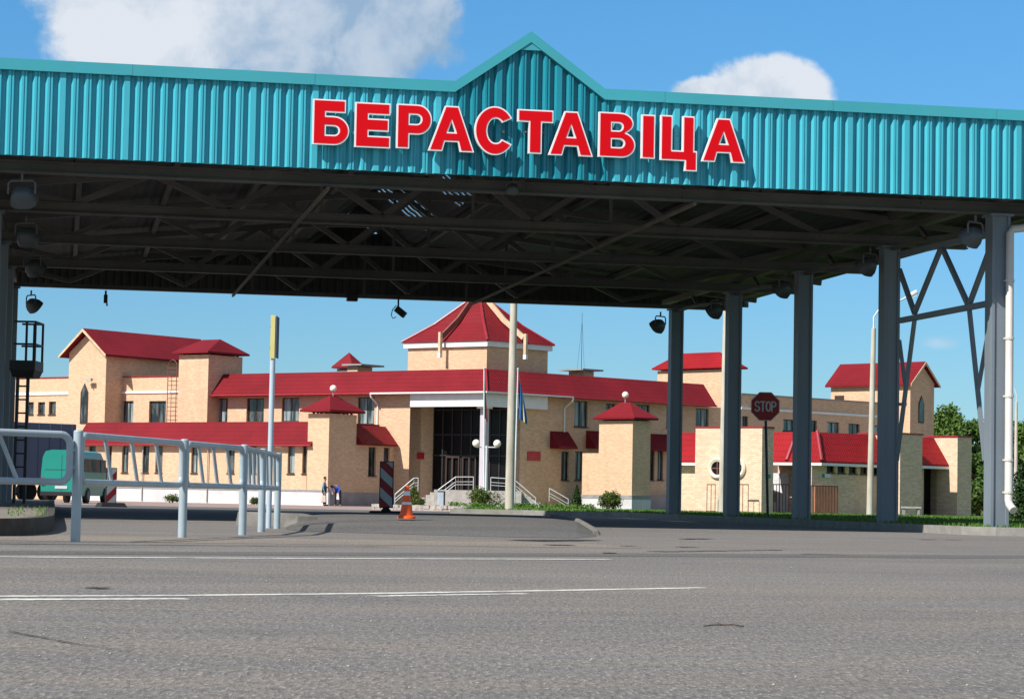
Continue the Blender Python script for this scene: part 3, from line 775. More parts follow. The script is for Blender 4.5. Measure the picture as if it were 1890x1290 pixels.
# grass standing on the lawn
mb = MB(); R_ = random.Random(5)
def blade(p, h, w):
    a = R_.uniform(0, 6.283); q = Vector((math.cos(a), math.sin(a), 0))*w; t = Vector((R_.uniform(-.4, .4), R_.uniform(-.4, .4), 1))*h
    b = len(mb.v); mb.v += [p-q, p+q, p+t]; mb.f.append((b, b+1, b+2))
for _ in range(26000):
    D = 66+R_.random()**1.6*72 if R_.random() < .62 else R_.uniform(38, 70)
    x0 = left_lat(D) if D < 82 else None
    if x0 is None:
        if D < 80: continue
        x0 = (842-945)/F_PX*D+.2
    x = R_.uniform(x0+.1, min(x0+26, D*.235)) if D*.235 > x0+.2 else x0+.2
    p = FH*D+RH*x+Vector((0, 0, gz(D)+VH)); blade(p, R_.uniform(.03, .09), R_.uniform(.012, .03))
for _ in range(9000):
    p = Vector((R_.uniform(XK+.8, 21), R_.uniform(YK+.2, YK+4), VH)); blade(p, R_.uniform(.03, .10), R_.uniform(.006, .012))
for _ in range(170):
    p = flat(R_.choice((R_.gauss(30, 12), R_.gauss(80, 6), R_.gauss(60, 14))), R_.uniform(27, 40), .17); blade(p, R_.uniform(.02, .07), R_.uniform(.004, .01))
tag(mb.build('grass', M_['blade'], recalc=False), 'short green grass growing on the lawn and sprouting on the left island', 'grass', None, 'stuff')

# ------------------------------------------------------------------ terminal building
ml, mr = .72, .97
O = flat(893, 150); O.z = 0
L = Frame(O, RH-FH*ml, -RH*ml-FH); R = Frame(O, RH+FH*mr, RH*mr-FH)
ZG = -.30
def corner(dl, dr, z):
    # point with offset dl from L and dr from R
    a, b = L.n, R.n; det = a.x*b.y-a.y*b.x
    x = (dl*b.y-dr*a.y)/det; y = (a.x*dr-b.x*dl)/det
    return Vector((O.x+x, O.y+y, z))
def d_for(F, u, px, py=850):
    lo, hi = -40., 40.
    f = lambda d: (lambda q: 945+F_PX*q.dot(rt)/q.dot(fw))(F.w(u, d, 3)-EYEP)-px
    s0 = f(lo)
    for _ in range(50):
        m_ = (lo+hi)/2
        if (f(m_) > 0) == (s0 > 0): lo = m_
        else: hi = m_
    return lo
bld = thing('terminal_building', (O.x, O.y, ZG), 'long two-storey cream brick building with red tiled roofs and a pyramid-roofed entrance corner', 'building')
def window(F, parent, h, d, mull=1, glass='glass', rec=.16, sash=False):
    u0, u1, z0, z1 = h; mb = MB(); w = .06; a = d-rec
    mb.box(F, u0, u0+w, a-.04, a+.03, z0, z1); mb.box(F, u1-w, u1, a-.04, a+.03, z0, z1); mb.box(F, u0+w, u1-w, a-.04, a+.03, z1-w, z1); mb.box(F, u0+w, u1-w, a-.04, a+.03, z0, z0+w)
    for k in range(mull): u = u0+(u1-u0)*(k+1)/(mull+1); mb.box(F, u-.03, u+.03, a-.04, a+.02, z0+w, z1-w)
    mb.box(F, u0-.04, u1+.04, d+.003, d+.07, z0-.06, z0-.003)
    o = mb.build('window', M_['frame'], parent)
    mb = MB(); mb.quad(F.w(u0+w, a-.01, z0+w), F.w(u1-w, a-.01, z0+w), F.w(u1-w, a-.01, z1-w), F.w(u0+w, a-.01, z1-w)); mb.build('pane', M_[glass], o, recalc=False)
    return o
def wall(F, parent, mat, d, u0, u1, z0, z1, thick, holes=(), rec=.2, name='wall'):
    us = sorted(set([u0, u1]+[h[0] for h in holes]+[h[1] for h in holes])); zs = sorted(set([z0, z1]+[h[2] for h in holes]+[h[3] for h in holes]))
    us = [u for u in us if u0-1e-6 <= u <= u1+1e-6]; zs = [z for z in zs if z0-1e-6 <= z <= z1+1e-6]
    mb = MB()
    for i in range(len(us)-1):
        for j in range(len(zs)-1):
            uc, zc = (us[i]+us[i+1])/2, (zs[j]+zs[j+1])/2
            if any(h[0] < uc < h[1] and h[2] < zc < h[3] for h in holes): continue
            mb.quad(F.w(us[i], d, zs[j]), F.w(us[i+1], d, zs[j]), F.w(us[i+1], d, zs[j+1]), F.w(us[i], d, zs[j+1]))
    for h in holes:
        a, b, c, e = h; q = d-rec
        mb.quad(F.w(a, d, c), F.w(a, q, c), F.w(a, q, e), F.w(a, d, e)); mb.quad(F.w(b, q, c), F.w(b, d, c), F.w(b, d, e), F.w(b, q, e))
        mb.quad(F.w(a, q, c), F.w(b, q, c), F.w(b, d, c), F.w(a, d, c)); mb.quad(F.w(a, d, e), F.w(b, d, e), F.w(b, q, e), F.w(a, q, e))
    k = d-thick
    mb.quad(F.w(u0, d, z0), F.w(u0, k, z0), F.w(u0, k, z1), F.w(u0, d, z1)); mb.quad(F.w(u1, k, z0), F.w(u1, d, z0), F.w(u1, d, z1), F.w(u1, k, z1))
    mb.quad(F.w(u0, d, z1), F.w(u1, d, z1), F.w(u1, k, z1), F.w(u0, k, z1)); mb.quad(F.w(u1, k, z0), F.w(u0, k, z0), F.w(u0, k, z1), F.w(u1, k, z1))
    # orient outwards
    o = mb.build(name, mat, parent, recalc=False)
    return o
def hole(F, d, r):
    x0, y0, x1, y1 = r; xm = (x0+x1)/2
    return (F.px(x0, (y0+y1)/2, d)[0], F.px(x1, (y0+y1)/2, d)[0], F.z(xm, y1, d), F.z(xm, y0, d))
def wallpx(F, parent, mat, d, px0, px1, z0, z1, thick, rects=(), mull=1, glass=None, name='wall'):
    ym = 800; hs = [hole(F, d, r) for r in rects]
    o = wall(F, parent, mat, d, F.u(px0, d, ym), F.u(px1, d, ym), z0, z1, thick, hs, name=name)
    for k, h in enumerate(hs): window(F, parent, h, d, mull, (glass or ['glass', 'glass_c'])[k % len(glass or [1, 2])])
    return o
def prof_roof(A, B, mat, name, parent): mb = MB(); mb.loft(A, B); return mb.build(name, mat, parent)
def mansard(F, u0, u1, de, ze, dt, zt, parent, mat='tile', back=.5):
    sec = lambda u: [F.w(u, de, ze-.10), F.w(u, de, ze), F.w(u, dt, zt), F.w(u, dt-back, zt), F.w(u, dt-back, ze-.10)]
    return prof_roof(sec(u0), sec(u1), M_[mat], 'roof', parent)
def hip(F, u0, u1, d0, d1, ze, zr, parent, ridge='u', f=.3, mat='tile', name='roof', th=.12):
    mb = MB(); um, dm = (u0+u1)/2, (d0+d1)/2
    if ridge == 'u': a, b = (um-(u1-u0)*f/2, dm), (um+(u1-u0)*f/2, dm)
    else: a, b = (um, dm-(d1-d0)*f/2), (um, dm+(d1-d0)*f/2)
    c = [F.w(u0, d0, ze), F.w(u1, d0, ze), F.w(u1, d1, ze), F.w(u0, d1, ze)]; e = [v-Vector((0, 0, th)) for v in c]
    p, q = F.w(a[0], a[1], zr), F.w(b[0], b[1], zr)
    if ridge == 'u': fs = [(c[0], c[1], q, p), (c[1], c[2], q), (c[2], c[3], p, q), (c[3], c[0], p)]
    else: fs = [(c[0], c[1], p), (c[1], c[2], q, p), (c[2], c[3], q), (c[3], c[0], p, q)]
    for x in fs: mb.quad(*x)
    for i in range(4): j = (i+1) % 4; mb.quad(e[i], e[j], c[j], c[i])
    mb.quad(*e[::-1])
    bm_o = mb.build(name, M_[mat], parent)
    return bm_o
def eaves_posts(F, u0, u1, d0, d1, z0, z1, parent):
    mb = MB()
    for i in range(5):
        u = u0+(u1-u0)*i/4
        for d in (d0, d1): mb.box(F, u-.06, u+.06, d-.06, d+.06, z0, z1)
    for i in range(1, 3):
        d = d0+(d1-d0)*i/3
        for u in (u0, u1): mb.box(F, u-.06, u+.06, d-.06, d+.06, z0, z1)
    mb.build('eaves_post', M_['frame'], parent)
ze = L.z(893, 722, .3); zt = L.z(893, 681, -.9)
uL = L.u(383, .3, 727)
A = [L.w(uL, .3, ze-.1), L.w(uL, .3, ze), L.w(uL, -.9, zt), L.w(uL, -2.5, zt), L.w(uL, -2.5, ze-.1)]
B = [corner(.3, .3, ze-.1), corner(.3, .3, ze), corner(-.9, -.9, zt), corner(-2.5, -2.5, zt), corner(-2.5, -2.5, ze-.1)]
prof_roof(A, B, M_['tile'], 'roof', bld)
uR = R.u(1322, .3, 748)
C_ = [R.w(uR, .3, ze-.1), R.w(uR, .3, ze), R.w(uR, -.9, zt), R.w(uR, -2.5, zt), R.w(uR, -2.5, ze-.1)]
prof_roof([v+Vector((0, 0, 0)) for v in B], C_, M_['tile'], 'roof', bld)
mb = MB(); mb.bar(corner(.32, .32, ze+.03), corner(-.88, -.88, zt+.03), .16, .06); mb.build('ridge_cap', M_['redtrim'], bld)
mb = MB(); mb.tube([L.w(uL, .36, ze-.07), L.w(L.u(684, .36, 725), .36, ze-.07)], .06, 6); mb.build('gutter', M_['redtrim'], bld); mb = MB(); mb.tube([R.w(uR, .36, ze-.07), R.w(R.u(1058, .36, 735), .36, ze-.07)], .06, 6); mb.build('gutter', M_['redtrim'], bld)
# gutter and soffit band over the entrance
mb = MB(); ug = L.u(684, .36, 725); ugr = R.u(1058, .36, 735)
mb.loft([L.w(ug, .32, ze-.1), L.w(ug, .44, ze-.1), L.w(ug, .44, ze+.0), L.w(ug, .32, ze+.0)], [corner(.32, .32, ze-.1), corner(.44, .44, ze-.1), corner(.44, .44, ze), corner(.32, .32, ze)])
mb.loft([corner(.32, .32, ze-.1), corner(.44, .44, ze-.1), corner(.44, .44, ze), corner(.32, .32, ze)], [R.w(ugr, .32, ze-.1), R.w(ugr, .44, ze-.1), R.w(ugr, .44, ze), R.w(ugr, .32, ze)])
for F, u in ((L, ug), (R, ugr)):
    mb.build('gutter' if F is L else 'downpipe', M_['white'], bld); mb = MB()
    mb.tube([F.w(u, .38, ze-.08), F.w(u, .30, ze-.3), F.w(u, -.40, ze-.75), F.w(u, -.40, ze-2.3)], .06, 6)
mb.build('downpipe', M_['white'], bld)
zs_ = L.z(850, 750, .0)
mb = MB(); us0 = L.u(757, 0, 740); us1 = R.u(1011, 0, 740)
mb.loft([L.w(us0, 0, zs_), L.w(us0, 0, ze-.1), L.w(us0, -.4, ze-.1), L.w(us0, -.4, zs_)], [corner(0, 0, zs_), corner(0, 0, ze-.1), corner(-.4, -.4, ze-.1), corner(-.4, -.4, zs_)])
mb.loft([corner(0, 0, zs_), corner(0, 0, ze-.1), corner(-.4, -.4, ze-.1), corner(-.4, -.4, zs_)], [R.w(us1, 0, zs_), R.w(us1, 0, ze-.1), R.w(us1, -.4, ze-.1), R.w(us1, -.4, zs_)])
mb.build('portal_band', M_['white'], bld)
# upper walls
dW = -.45
wallpx(L, bld, M_['brick'], dW, 330, 756, ZG, ze-.1, 1.2, [(393, 735, 420, 779), (455, 735, 487, 779), (520, 734, 552, 778), (660, 733, 691, 783)], 1, ['glass_c', 'glass', 'glass_c', 'glass_c'])
wallpx(R, bld, M_['brick'], dW, 960, 1330, ZG, ze-.1, 1.2, [(1060, 740, 1085, 788), (1118, 745, 1136, 790), (1175, 747, 1199, 792), (1230, 750, 1250, 790), (1284, 754, 1308, 790), (1036, 833, 1050, 886), (1061, 833, 1076, 886), (1200, 832, 1208, 886), (1213, 832, 1224, 886)], 1, ['glass_c', 'glass'])
mb = MB()
for px in (1118, 1175, 1284): pass
# entrance cheeks, glazing, column, platform
uc = L.u(756, dW, 800); dck = d_for(L, uc, 800)
wall(L, bld, M_['brick'], dW-.003, uc-.5, uc, ZG, ze-.1, dW-dck, (), name='cheek_wall')
ucr = R.u(960, dW, 800); dcr = d_for(R, ucr, 940)
wall(R, bld, M_['brick'], dW-.003, ucr, ucr+.5, ZG, ze-.1, dW-dcr, (), name='cheek_wall')
zpl = L.z(890, 905, 0)
gA = L.w(uc, dck, 0); gB = R.w(ucr, dcr, 0); GF = Frame(gA, gB-gA, Vector(((gB-gA).y, -(gB-gA).x, 0)))
if GF.n.dot(FH) > 0: GF.n = -GF.n
gl = (gB-gA).length
mb = MB(); mb.box(GF, -.3, gl+.3, -.3, 0, zpl-.2, ze-.2); gz_o = mb.build('glazing', M_['dark'], bld)
mb = MB()
for k in range(9): u = gl*k/8; mb.box(GF, u-.04, u+.04, .003, .07, zpl, ze-.3)
for z in (zpl+2.25, zpl+3.6, ze-1.0): mb.box(GF, 0, gl, .075, .12, z-.04, z+.04)
mb.build('glazing_bar', M_['iron'], gz_o)
for a, b, n_ in ((.18, .36, 'door'), (.40, .58, 'door')):
    mb = MB(); mb.box(GF, gl*a, gl*a+.08, .125, .16, zpl, zpl+2.2); mb.box(GF, gl*b-.08, gl*b, .125, .16, zpl, zpl+2.2); mb.box(GF, gl*a+.08, gl*b-.08, .125, .16, zpl+2.1, zpl+2.2); mb.box(GF, gl*(a+b)/2-.05, gl*(a+b)/2+.05, .125, .16, zpl, zpl+2.1)
    dr = mb.build(n_, M_['frame'], gz_o)
mb = MB(); cc_ = corner(-.75, -.75, 0); CF = Frame(cc_, L.a, L.n)
mb.box(CF, -.22, .22, -.22, .22, zpl-.3, zs_-.12); o = mb.build('entrance_column', M_['lilac'], bld, bevel=.06)
mb = MB(); mb.box(CF, -.36, .36, -.36, .36, zs_-.12, zs_); mb.build('column_cap', M_['white'], o)
CFm = Frame(corner(-.3, -.3, 0), RH, -FH)
mb = MB()
pu0 = CFm.u(802, 0, 920); pu1 = CFm.u(962, 0, 920)
mb.box(CFm, pu0, pu1, -6.5, 1.4, ZG, zpl); 
for k in range(6):
    z = ZG+(zpl-ZG)*(k+1)/7
    mb.box(CFm, pu0-.30*(6-k), pu0-.30*(5-k)-.002, -3.4, -.2, ZG, z); mb.box(CFm, pu1+.30*(5-k)+.002, pu1+.30*(6-k), -3.2, .9, ZG, z)
mb.build('entrance_steps', M_['conc'], bld)
def stair_rail(F, pts, d):
    P_ = [F.w(F.px(x, y, d)[0], d, F.z(x, y, d)) for x, y in pts]; mb = MB()
    for k in (0, -.30, -.48): mb.tube([p+Vector((0, 0, k)) for p in P_], .028 if k == 0 else .018, 6)
    for a, b in zip(P_[:-1], P_[1:]):
        n = max(1, int((b-a).length/1.1))
        for i in range(n+1): q = a.lerp(b, i/n); mb.tube([q, q-Vector((0, 0, .82))], .022, 6)
    return mb.build('stair_railing', M_['stairrail'], bld)
stair_rail(CFm, [(729, 912), (764, 882), (772, 882)], 0.2); stair_rail(CFm, [(803, 908), (841, 880), (874, 880)], 1.2)
stair_rail(CFm, [(906, 881), (948, 884), (989, 919)], 1.2); stair_rail(CFm, [(1014, 901), (1049, 921)], -1.2)
# central tower with its pyramid roof
Ct = flat(893, 152.5); Ct.z = 0
TL = Frame(Ct, L.a, L.n); TR = Frame(Ct, R.a, R.n)
l1 = -TL.u(753, 0, 660); l2 = TR.u(1011, 0, 660); zt0 = zt-.3; zt1 = TL.z(893, 640, 0)
def quadpts(e):
    C0 = corner(0, 0, 0)-Vector((O.x, O.y, 0))+Ct
    a = -TL.a; b = TR.a
    c = Ct-(a+b)*e/1.0; A_ = Ct+a*(l1+e)-b*e; B_ = Ct+b*(l2+e)-a*e; D_ = Ct+a*(l1+e)+b*(l2+e)
    return [c, B_, D_, A_]
Z = lambda pts, z: [Vector((p.x, p.y, z)) for p in pts]
mb = MB(); mb.loft(Z(quadpts(0), zt0), Z(quadpts(0), zt1)); mb.build('tower_wall', M_['brick'], bld)
zc1 = TL.z(893, 629, .2); mb = MB(); mb.loft(Z(quadpts(.2), zt1+.02), Z(quadpts(.2), zc1)); mb.build('cornice', M_['white'], bld)
q6 = Z(quadpts(.30), zc1+.01); ctr = sum(q6, Vector())/4
zap = EYE+(917-541)*ctr.dot(FH)/F_PX; apex = Vector((ctr.x, ctr.y, zap))
mb = MB()
mid = [p.lerp(apex, .42)-Vector((0, 0, .22)) for p in q6]
for i in range(4):
    j = (i+1) % 4; mb.quad(q6[i], q6[j], mid[j], mid[i]); mb.quad(mid[i], mid[j], apex)
mb.quad(*[p-Vector((0, 0, .001)) for p in q6[::-1]])
rf = mb.build('roof', M_['tile'], bld)
mb = MB()
for i in (0, 1, 3): mb.tube([q6[i]+Vector((0, 0, .03)), mid[i]+Vector((0, 0, .03)), apex], .09, 6)
mb.build('ridge_cap', M_['redtrim'], rf)
for i, j in ((0, 3), (0, 1)):
    e = q6[i].lerp(q6[j], .5); o_ = (e-ctr); o_.z = 0; o_.normalize()
    mm_ = mid[i].lerp(mid[j], .5); mb = MB(); mb.bar(e+o_*.15+Vector((0, 0, .35)), mm_+Vector((0, 0, .35)), .17, .32); mb.bar(mm_+Vector((0, 0, .35)), apex+Vector((0, 0, .2)), .17, .32)
    fb_ = mb.build('roof_fin', M_['brown' if j == 3 else 'wood'], bld)  # brown on the left fin is its shaded side put into the colour
    mb = MB(); mb.bar(e+o_*.31+Vector((0, 0, .6)), e+o_*.31-Vector((0, 0, .75)), .2, .2, upv=o_); mb.build('fin_post', M_['wood'], fb_)
    mb = MB(); mb.bar(e+o_*.31-Vector((0, 0, .755)), e+o_*.31-Vector((0, 0, 1.05)), .22, .22, upv=o_); mb.build('fin_foot', M_['white'], fb_)
# small roofs and chimneys on top of the main roof
def box_px(F, d, px0, px1, y0, y1, dd, mat, name, parent):
    mb = MB(); mb.box(F, F.u(px0, d, y0), F.u(px1, d, y0), d-dd, d, F.z((px0+px1)/2, y1, d), F.z((px0+px1)/2, y0, d)); return mb.build(name, mat, parent)
c1 = box_px(L, -5, 641, 660, 676, 700, 1.6, M_['brick'], 'chimney', bld)
mb = MB(); d=-5; mb.box(L, L.u(636, d, 675), L.u(672, d, 675), d-2.2, d+.3, L.z(655, 675, d), L.z(655, 672, d)); mb.build('chimney_cap', M_['plinth_g'], c1)
c2 = box_px(R, -4, 1077, 1096, 685, 705, 1.4, M_['brick'], 'chimney', bld)
mb = MB(); d=-4; mb.box(R, R.u(1068, d, 683), R.u(1106, d, 683), d-1.9, d+.4, R.z(1080, 684, d), R.z(1080, 681, d)); mb.build('chimney_cap', M_['plinth_g'], c2)
c3 = hip(L, L.u(612, -6, 678), L.u(650, -6, 678), -7.5, -6, L.z(635, 676, -6), L.z(635, 651, -6.7), bld, 'u', .04)
mb = MB(); mb.box(L, L.u(618, -6.2), L.u(644, -6.2), -7.3, -6.2, zt-.4, L.z(635, 677, -6)-.13); mb.build('vent_base', M_['plinth_g'], bld)
# lower left wing with tower
dl = 6.0
zbw = ZG
zwe = L.z(560, 820, dl+.35); zwt = L.z(560, 778, dl-.7)
u9 = L.u(137, dl+.35, 815); u8 = L.u(574, dl+.35, 820)
mansard(L, u9, u8, dl+.35, zwe, dl-.8, zwt, bld, 'tile', 6.0)
mb = MB(); mb.tube([L.w(u9, dl+.41, zwe-.07), L.w(u8, dl+.41, zwe-.07)], .06, 6); mb.build('gutter', M_['redtrim'], bld)
wr = [(163, 823, 176, 868), (200, 823, 206, 870), (225, 823, 237, 872), (262, 823, 275, 872), (287, 823, 300, 872), (353, 822, 365, 873), (420, 822, 433, 873), (461, 822, 473, 873), (531, 822, 544, 874), (558, 822, 566, 874)]
wallpx(L, bld, M_['brick'], dl, 120, 567.5, ZG, zwe-.1, .9, wr, 0, ['glass', 'glass', 'glass_c'])
zp = L.z(540, 903, dl)
def plinth(F, d, px0, px1, z1, mat, ext=.06, name='plinth'):
    mb = MB(); u0, u1 = F.u(px0, d, 910), F.u(px1, d, 910)
    mb.box(F, u0, u1, d-.1, d+ext, ZG-.1, z1-.12); o = mb.build(name, mat, bld)
    mb = MB(); mb.box(F, u0-.002, u1+.002, d-.1, d+ext+.03, z1-.118, z1); mb.build('plinth_cap', M_['cap'], o)
plinth(L, dl, 120, 566, zp, M_['plinth'])
for px in (262, 382, 497):
    u = L.u(px, dl+.15, 880); mb = MB(); mb.tube([L.w(u, dl+.13, zwe-.15), L.w(u, dl+.13, ZG+.1)], .045, 6); mb.build('downpipe', M_['conc'], bld)
box_px(L, dl+.12, 507, 519, 817, 826, .12, M_['white'], 'alarm_box', bld)
utw = L.u(606, dl+.2, 850); ut0 = L.u(567, dl+.2, 850); dtb = d_for(L, utw, 657)
ztw = L.z(590, 763, dl+.2)
wall(L, bld, M_['brick'], dl+.2, ut0, utw, ZG, ztw, dl+.2-dtb, (), name='tower_wall')
plinth(L, dl+.2, 565, 607, zp, M_['plinth'])
eaves_posts(L, ut0+.2, utw-.2, dtb+.3, dl-.1, ztw, ztw+.25, bld)
hr = hip(L, ut0-.38, utw+.38, dtb-.4, dl+.6, ztw+.22, L.z(600, 731, 4.5), bld, 'd', .18)
def globe_on(F, u, d, z0, zb, r, parent, name='globe_lamp'):
    mb = MB(); mb.tube([F.w(u, d, z0-.3), F.w(u, d, zb-r)], .04, 8); o = mb.build('lamp_stem', M_['cap'], parent); mb = MB(); mb.ball(F.w(u, d, zb), r, 16, 10); mb.build('globe', M_['globe'], o, smooth=True)
ugc = (ut0+utw)/2; dgc = (dl+.2+dtb)/2
globe_on(L, ugc, dgc, L.z(600, 731, 4.5), L.z(612, 717, dgc), .22, bld)
# end wall of the wing facing the entrance, with its strip of roof
E_ = Frame(L.w(utw-.04, 0, 0), -L.n, L.a)
eu0 = E_.u(657, 0, 850); eu1 = E_.u(721, 0, 850)
hs = [hole(E_, 0, (680, 825, 694, 878)), hole(E_, 0, (708, 826, 719, 872))]
wall(E_, bld, M_['brick'], 0, eu0-.3, 6.6, ZG, E_.z(690, 818, 0), .8, hs)
for h in hs: window(E_, bld, h, 0, 0)
mansard(E_, eu0, E_.u(731, .3, 818), .45, E_.z(690, 819, .4), -.6, E_.z(690, 786, -.5), bld, 'tile', 2)
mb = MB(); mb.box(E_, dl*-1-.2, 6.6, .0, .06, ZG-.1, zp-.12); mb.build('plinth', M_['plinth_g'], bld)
box_px(E_, .05, 732, 741, 885, 903, .03, M_['blue'], 'wall_sign', bld)
box_px(L, dW+.05, 769.5, 781, 835, 847, .04, M_['plaque'], 'plaque', bld) if False else None
KF = Frame(L.w(uc+.005, dW, 0), -L.n, L.a)
mb = MB(); mb.box(KF, KF.u(769, 0, 840), KF.u(782, 0, 840), .0, .05, KF.z(775, 847), KF.z(775, 835)); o = mb.build('plaque', M_['plaque'], bld)
mb = MB(); mb.box(R, R.u(973, dW, 840), R.u(997, dW, 840), dW, dW+.05, R.z(985, 850, dW), R.z(985, 833, dW)); o = mb.build('plaque', M_['plaque'], bld)
# upper left: tower, gabled hall and parapet wall
dT = .6
ua_, ub_ = L.u(329, dT, 720), L.u(383.5, dT, 720); dTb = d_for(L, ub_, 443); zT = L.z(356, 655, dT)
wall(L, bld, M_['brick'], dT, ua_, ub_, 2., zT, dT-dTb, (), name='tower_wall')
eaves_posts(L, ua_+.2, ub_-.2, dTb+.3, dT-.3, zT, zT+.22, bld)
hip(L, ua_-.3, ub_+.3, dTb-.4, dT+.4, zT+.22, L.z(385, 627, (dT+dTb)/2), bld, 'u', .5)
d2 = -.3
wallpx(L, bld, M_['brick'], d2, 195, 332, ZG, L.z(265, 696, d2), 1.2, [(217, 740, 246, 781), (275, 740, 306, 781)], 1, ['glass_c', 'glass'])
mb = MB(); mb.box(L, L.u(195, d2), L.u(330, d2), d2+.002, d2+.08, L.z(265, 726, d2), L.z(265, 722, d2)); mb.build('cornice', M_['white'], bld)
mb = MB(); mb.box(L, L.u(195, d2), L.u(330, d2), d2-.5, d2+.06, L.z(265, 696, d2)+.003, L.z(265, 694, d2)); mb.build('parapet_cap', M_['redtrim'], bld)
# roof ladder with hoop
mb = MB(); lx = [L.u(309, d2+.3, 730), L.u(325, d2+.3, 730)]; l0, l1_ = L.z(317, 780, d2+.3), L.z(317, 672, d2+.3)
for u in lx: mb.tube([L.w(u, d2+.3, l0), L.w(u, d2+.3, l1_)], .03, 5)
z = l0+.2
while z < l1_: mb.tube([L.w(lx[0], d2+.3, z), L.w(lx[1], d2+.3, z)], .018, 4); z += .3
mb.tube([L.w(lx[0], d2+.3, l1_), L.w((lx[0]*.8+lx[1]*.2), d2+.3, l1_+.22), L.w((lx[0]+lx[1])/2, d2+.3, l1_+.3), L.w((lx[0]*.2+lx[1]*.8), d2+.3, l1_+.22), L.w(lx[1], d2+.3, l1_)], .025, 5)
mb.build('roof_ladder', M_['brown'], bld)
# gabled hall
dH = 1.4
def gable_hall(F, d, px0, px1, pyeave, pyapex, back, zb, parent, ov=.55, ovw=.5, wins=None):
    u0, u1 = F.u(px0, d, 740), F.u(px1, d, 740); um = (u0+u1)/2; xm = (px0+px1)/2; z_e, z_a = F.z(xm, pyeave, d), F.z(xm, pyapex, d)
    mb = MB()
    sec = lambda dd: [F.w(u0, dd, zb), F.w(u1, dd, zb), F.w(u1, dd, z_e), F.w(um, dd, z_a-.12), F.w(u0, dd, z_e)]
    mb.loft(sec(d), sec(d-back)); w_ = mb.build('hall_wall', M_['brick'], parent)
    sl = (z_a-z_e)/((u1-u0)/2); e = ovw
    for s_, uu in ((-1, u0-e), (1, u1+e)):
        zz = z_e-sl*e+.02; mb = MB()
        S = lambda dd: [F.w(uu, dd, zz), F.w(um, dd, z_a+.02), F.w(um, dd, z_a+.20), F.w(uu, dd, zz+.16)]
        mb.loft(S(d+ov), S(d-back-ov)); mb.build('roof', M_['tile'], parent)
        mb = MB(); T = lambda dd: [F.w(uu, dd, zz-.05), F.w(um, dd, z_a-.04), F.w(um, dd, z_a+.17), F.w(uu, dd, zz+.13)]
        mb.loft(T(d+ov+.003), T(d+ov+.05)); mb.build('verge_board', M_['wood'], parent)
    return u0, u1, z_e, z_a
hu0, hu1, _, _ = gable_hall(L, dH, 125.5, 194, 650, 612, 11, ZG, bld)
def lancet(F, d, px0, px1, py0, py1, parent):
    u0, u1 = F.u(px0, d, 740), F.u(px1, d, 740); z0, z1 = F.z((px0+px1)/2, py1, d), F.z((px0+px1)/2, py0, d); um = (u0+u1)/2; zs = z1-(u1-u0)*.9
    mb = MB(); g = lambda dd, q: [F.w(u0-q, dd, z0-q), F.w(u1+q, dd, z0-q), F.w(u1+q, dd, zs), F.w(um, dd, z1+q*1.6), F.w(u0-q, dd, zs)]
    mb.loft(g(d+.002, .07), g(d+.05, .07)); o = mb.build('window', M_['frame'], parent)
    mb = MB(); mb.loft(g(d+.053, -.03), g(d+.065, -.03)); mb.build('pane', M_['glass'], o)
lancet(L, dH, 150.5, 161.5, 710, 780, bld)
mb = MB(); mb.tube([L.w(L.u(172, dH, 712), dH, L.z(172, 711, dH)), L.w(L.u(172, dH, 712), dH+.35, L.z(172, 711, dH))], .04, 6); mb.box(L, L.u(161, dH+.3, 706), L.u(171, dH+.3, 706), dH+.3, dH+.5, L.z(166, 704, dH), L.z(166, 699, dH)); mb.build('wall_camera', M_['conc'], bld)
d3 = -.3
wallpx(L, bld, M_['brick'], d3, 5, 126, ZG, L.z(90, 698, d3), 1.2, [(50, 742, 62, 765), (70, 742, 83, 765), (90, 741, 103, 765)], 0, ['glass'])
mb = MB(); mb.box(L, L.u(5, d3), L.u(125, d3), d3+.002, d3+.08, L.z(90, 729, d3), L.z(90, 724, d3)); mb.build('cornice', M_['white'], bld)
mb = MB(); mb.box(L, L.u(5, d3), L.u(125, d3), d3-.5, d3+.06, L.z(90, 698, d3)+.003, L.z(90, 696, d3)); mb.build('parapet_cap', M_['redtrim'], bld)
# right wing: tower with globe
dR = d_for(R, 0, 0) if False else None
def tower_R(pxc, pxl, pxr, D_guess): pass
ucr_ = None
dRt = 5.3
ur0 = R.u(1167, dRt, 850); dRl = d_for(R, ur0, 1105); ur1 = R.u(1200, dRt, 850); zRt = R.z(1167, 776, dRt)
wall(R, bld, M_['brick'], dRt, ur0, ur1, ZG, zRt, dRt-dRl, (), name='tower_wall')
dRl2 = d_for(R, ur0+.01, 1075)
wall(R, bld, M_['brick'], dRl+.02, ur0+.003, ur0+1.2, ZG, R.z(1100, 836, dRl), dRl+.02-dRl2, (), name='tower_wall')
mb = MB(); mb.box(R, ur0-.05, ur1+.05, dRl2, dRt+.06, ZG-.1, R.z(1167, 918, dRt)-.1); pl_ = mb.build('plinth', M_['plinth'], bld)
mb = MB(); mb.box(R, ur0-.07, ur1+.07, dRl2, dRt+.08, R.z(1167, 918, dRt)-.098, R.z(1167, 914, dRt)); mb.build('plinth_cap', M_['cap'], pl_)
eaves_posts(R, ur0+.2, ur1-.2, dRl+.3, dRt-.3, zRt, zRt+.22, bld)
hip(R, ur0-.3, ur1+.3, dRl-.3, dRt+.4, zRt+.2, R.z(1150, 742, (dRt+dRl)/2), bld, 'd', .2)
globe_on(R, (ur0+ur1)/2, (dRt+dRl)/2, R.z(1155, 742, 2), R.z(1155, 729, (dRt+dRl)/2), .22, bld)
mb = MB(); mb.box(R, ur1, R.u(1262, 0, 900), dW, 0.1, ZG-.1, R.z(1215, 917, 0)); mb.build('plinth', M_['plinth_g'], bld)
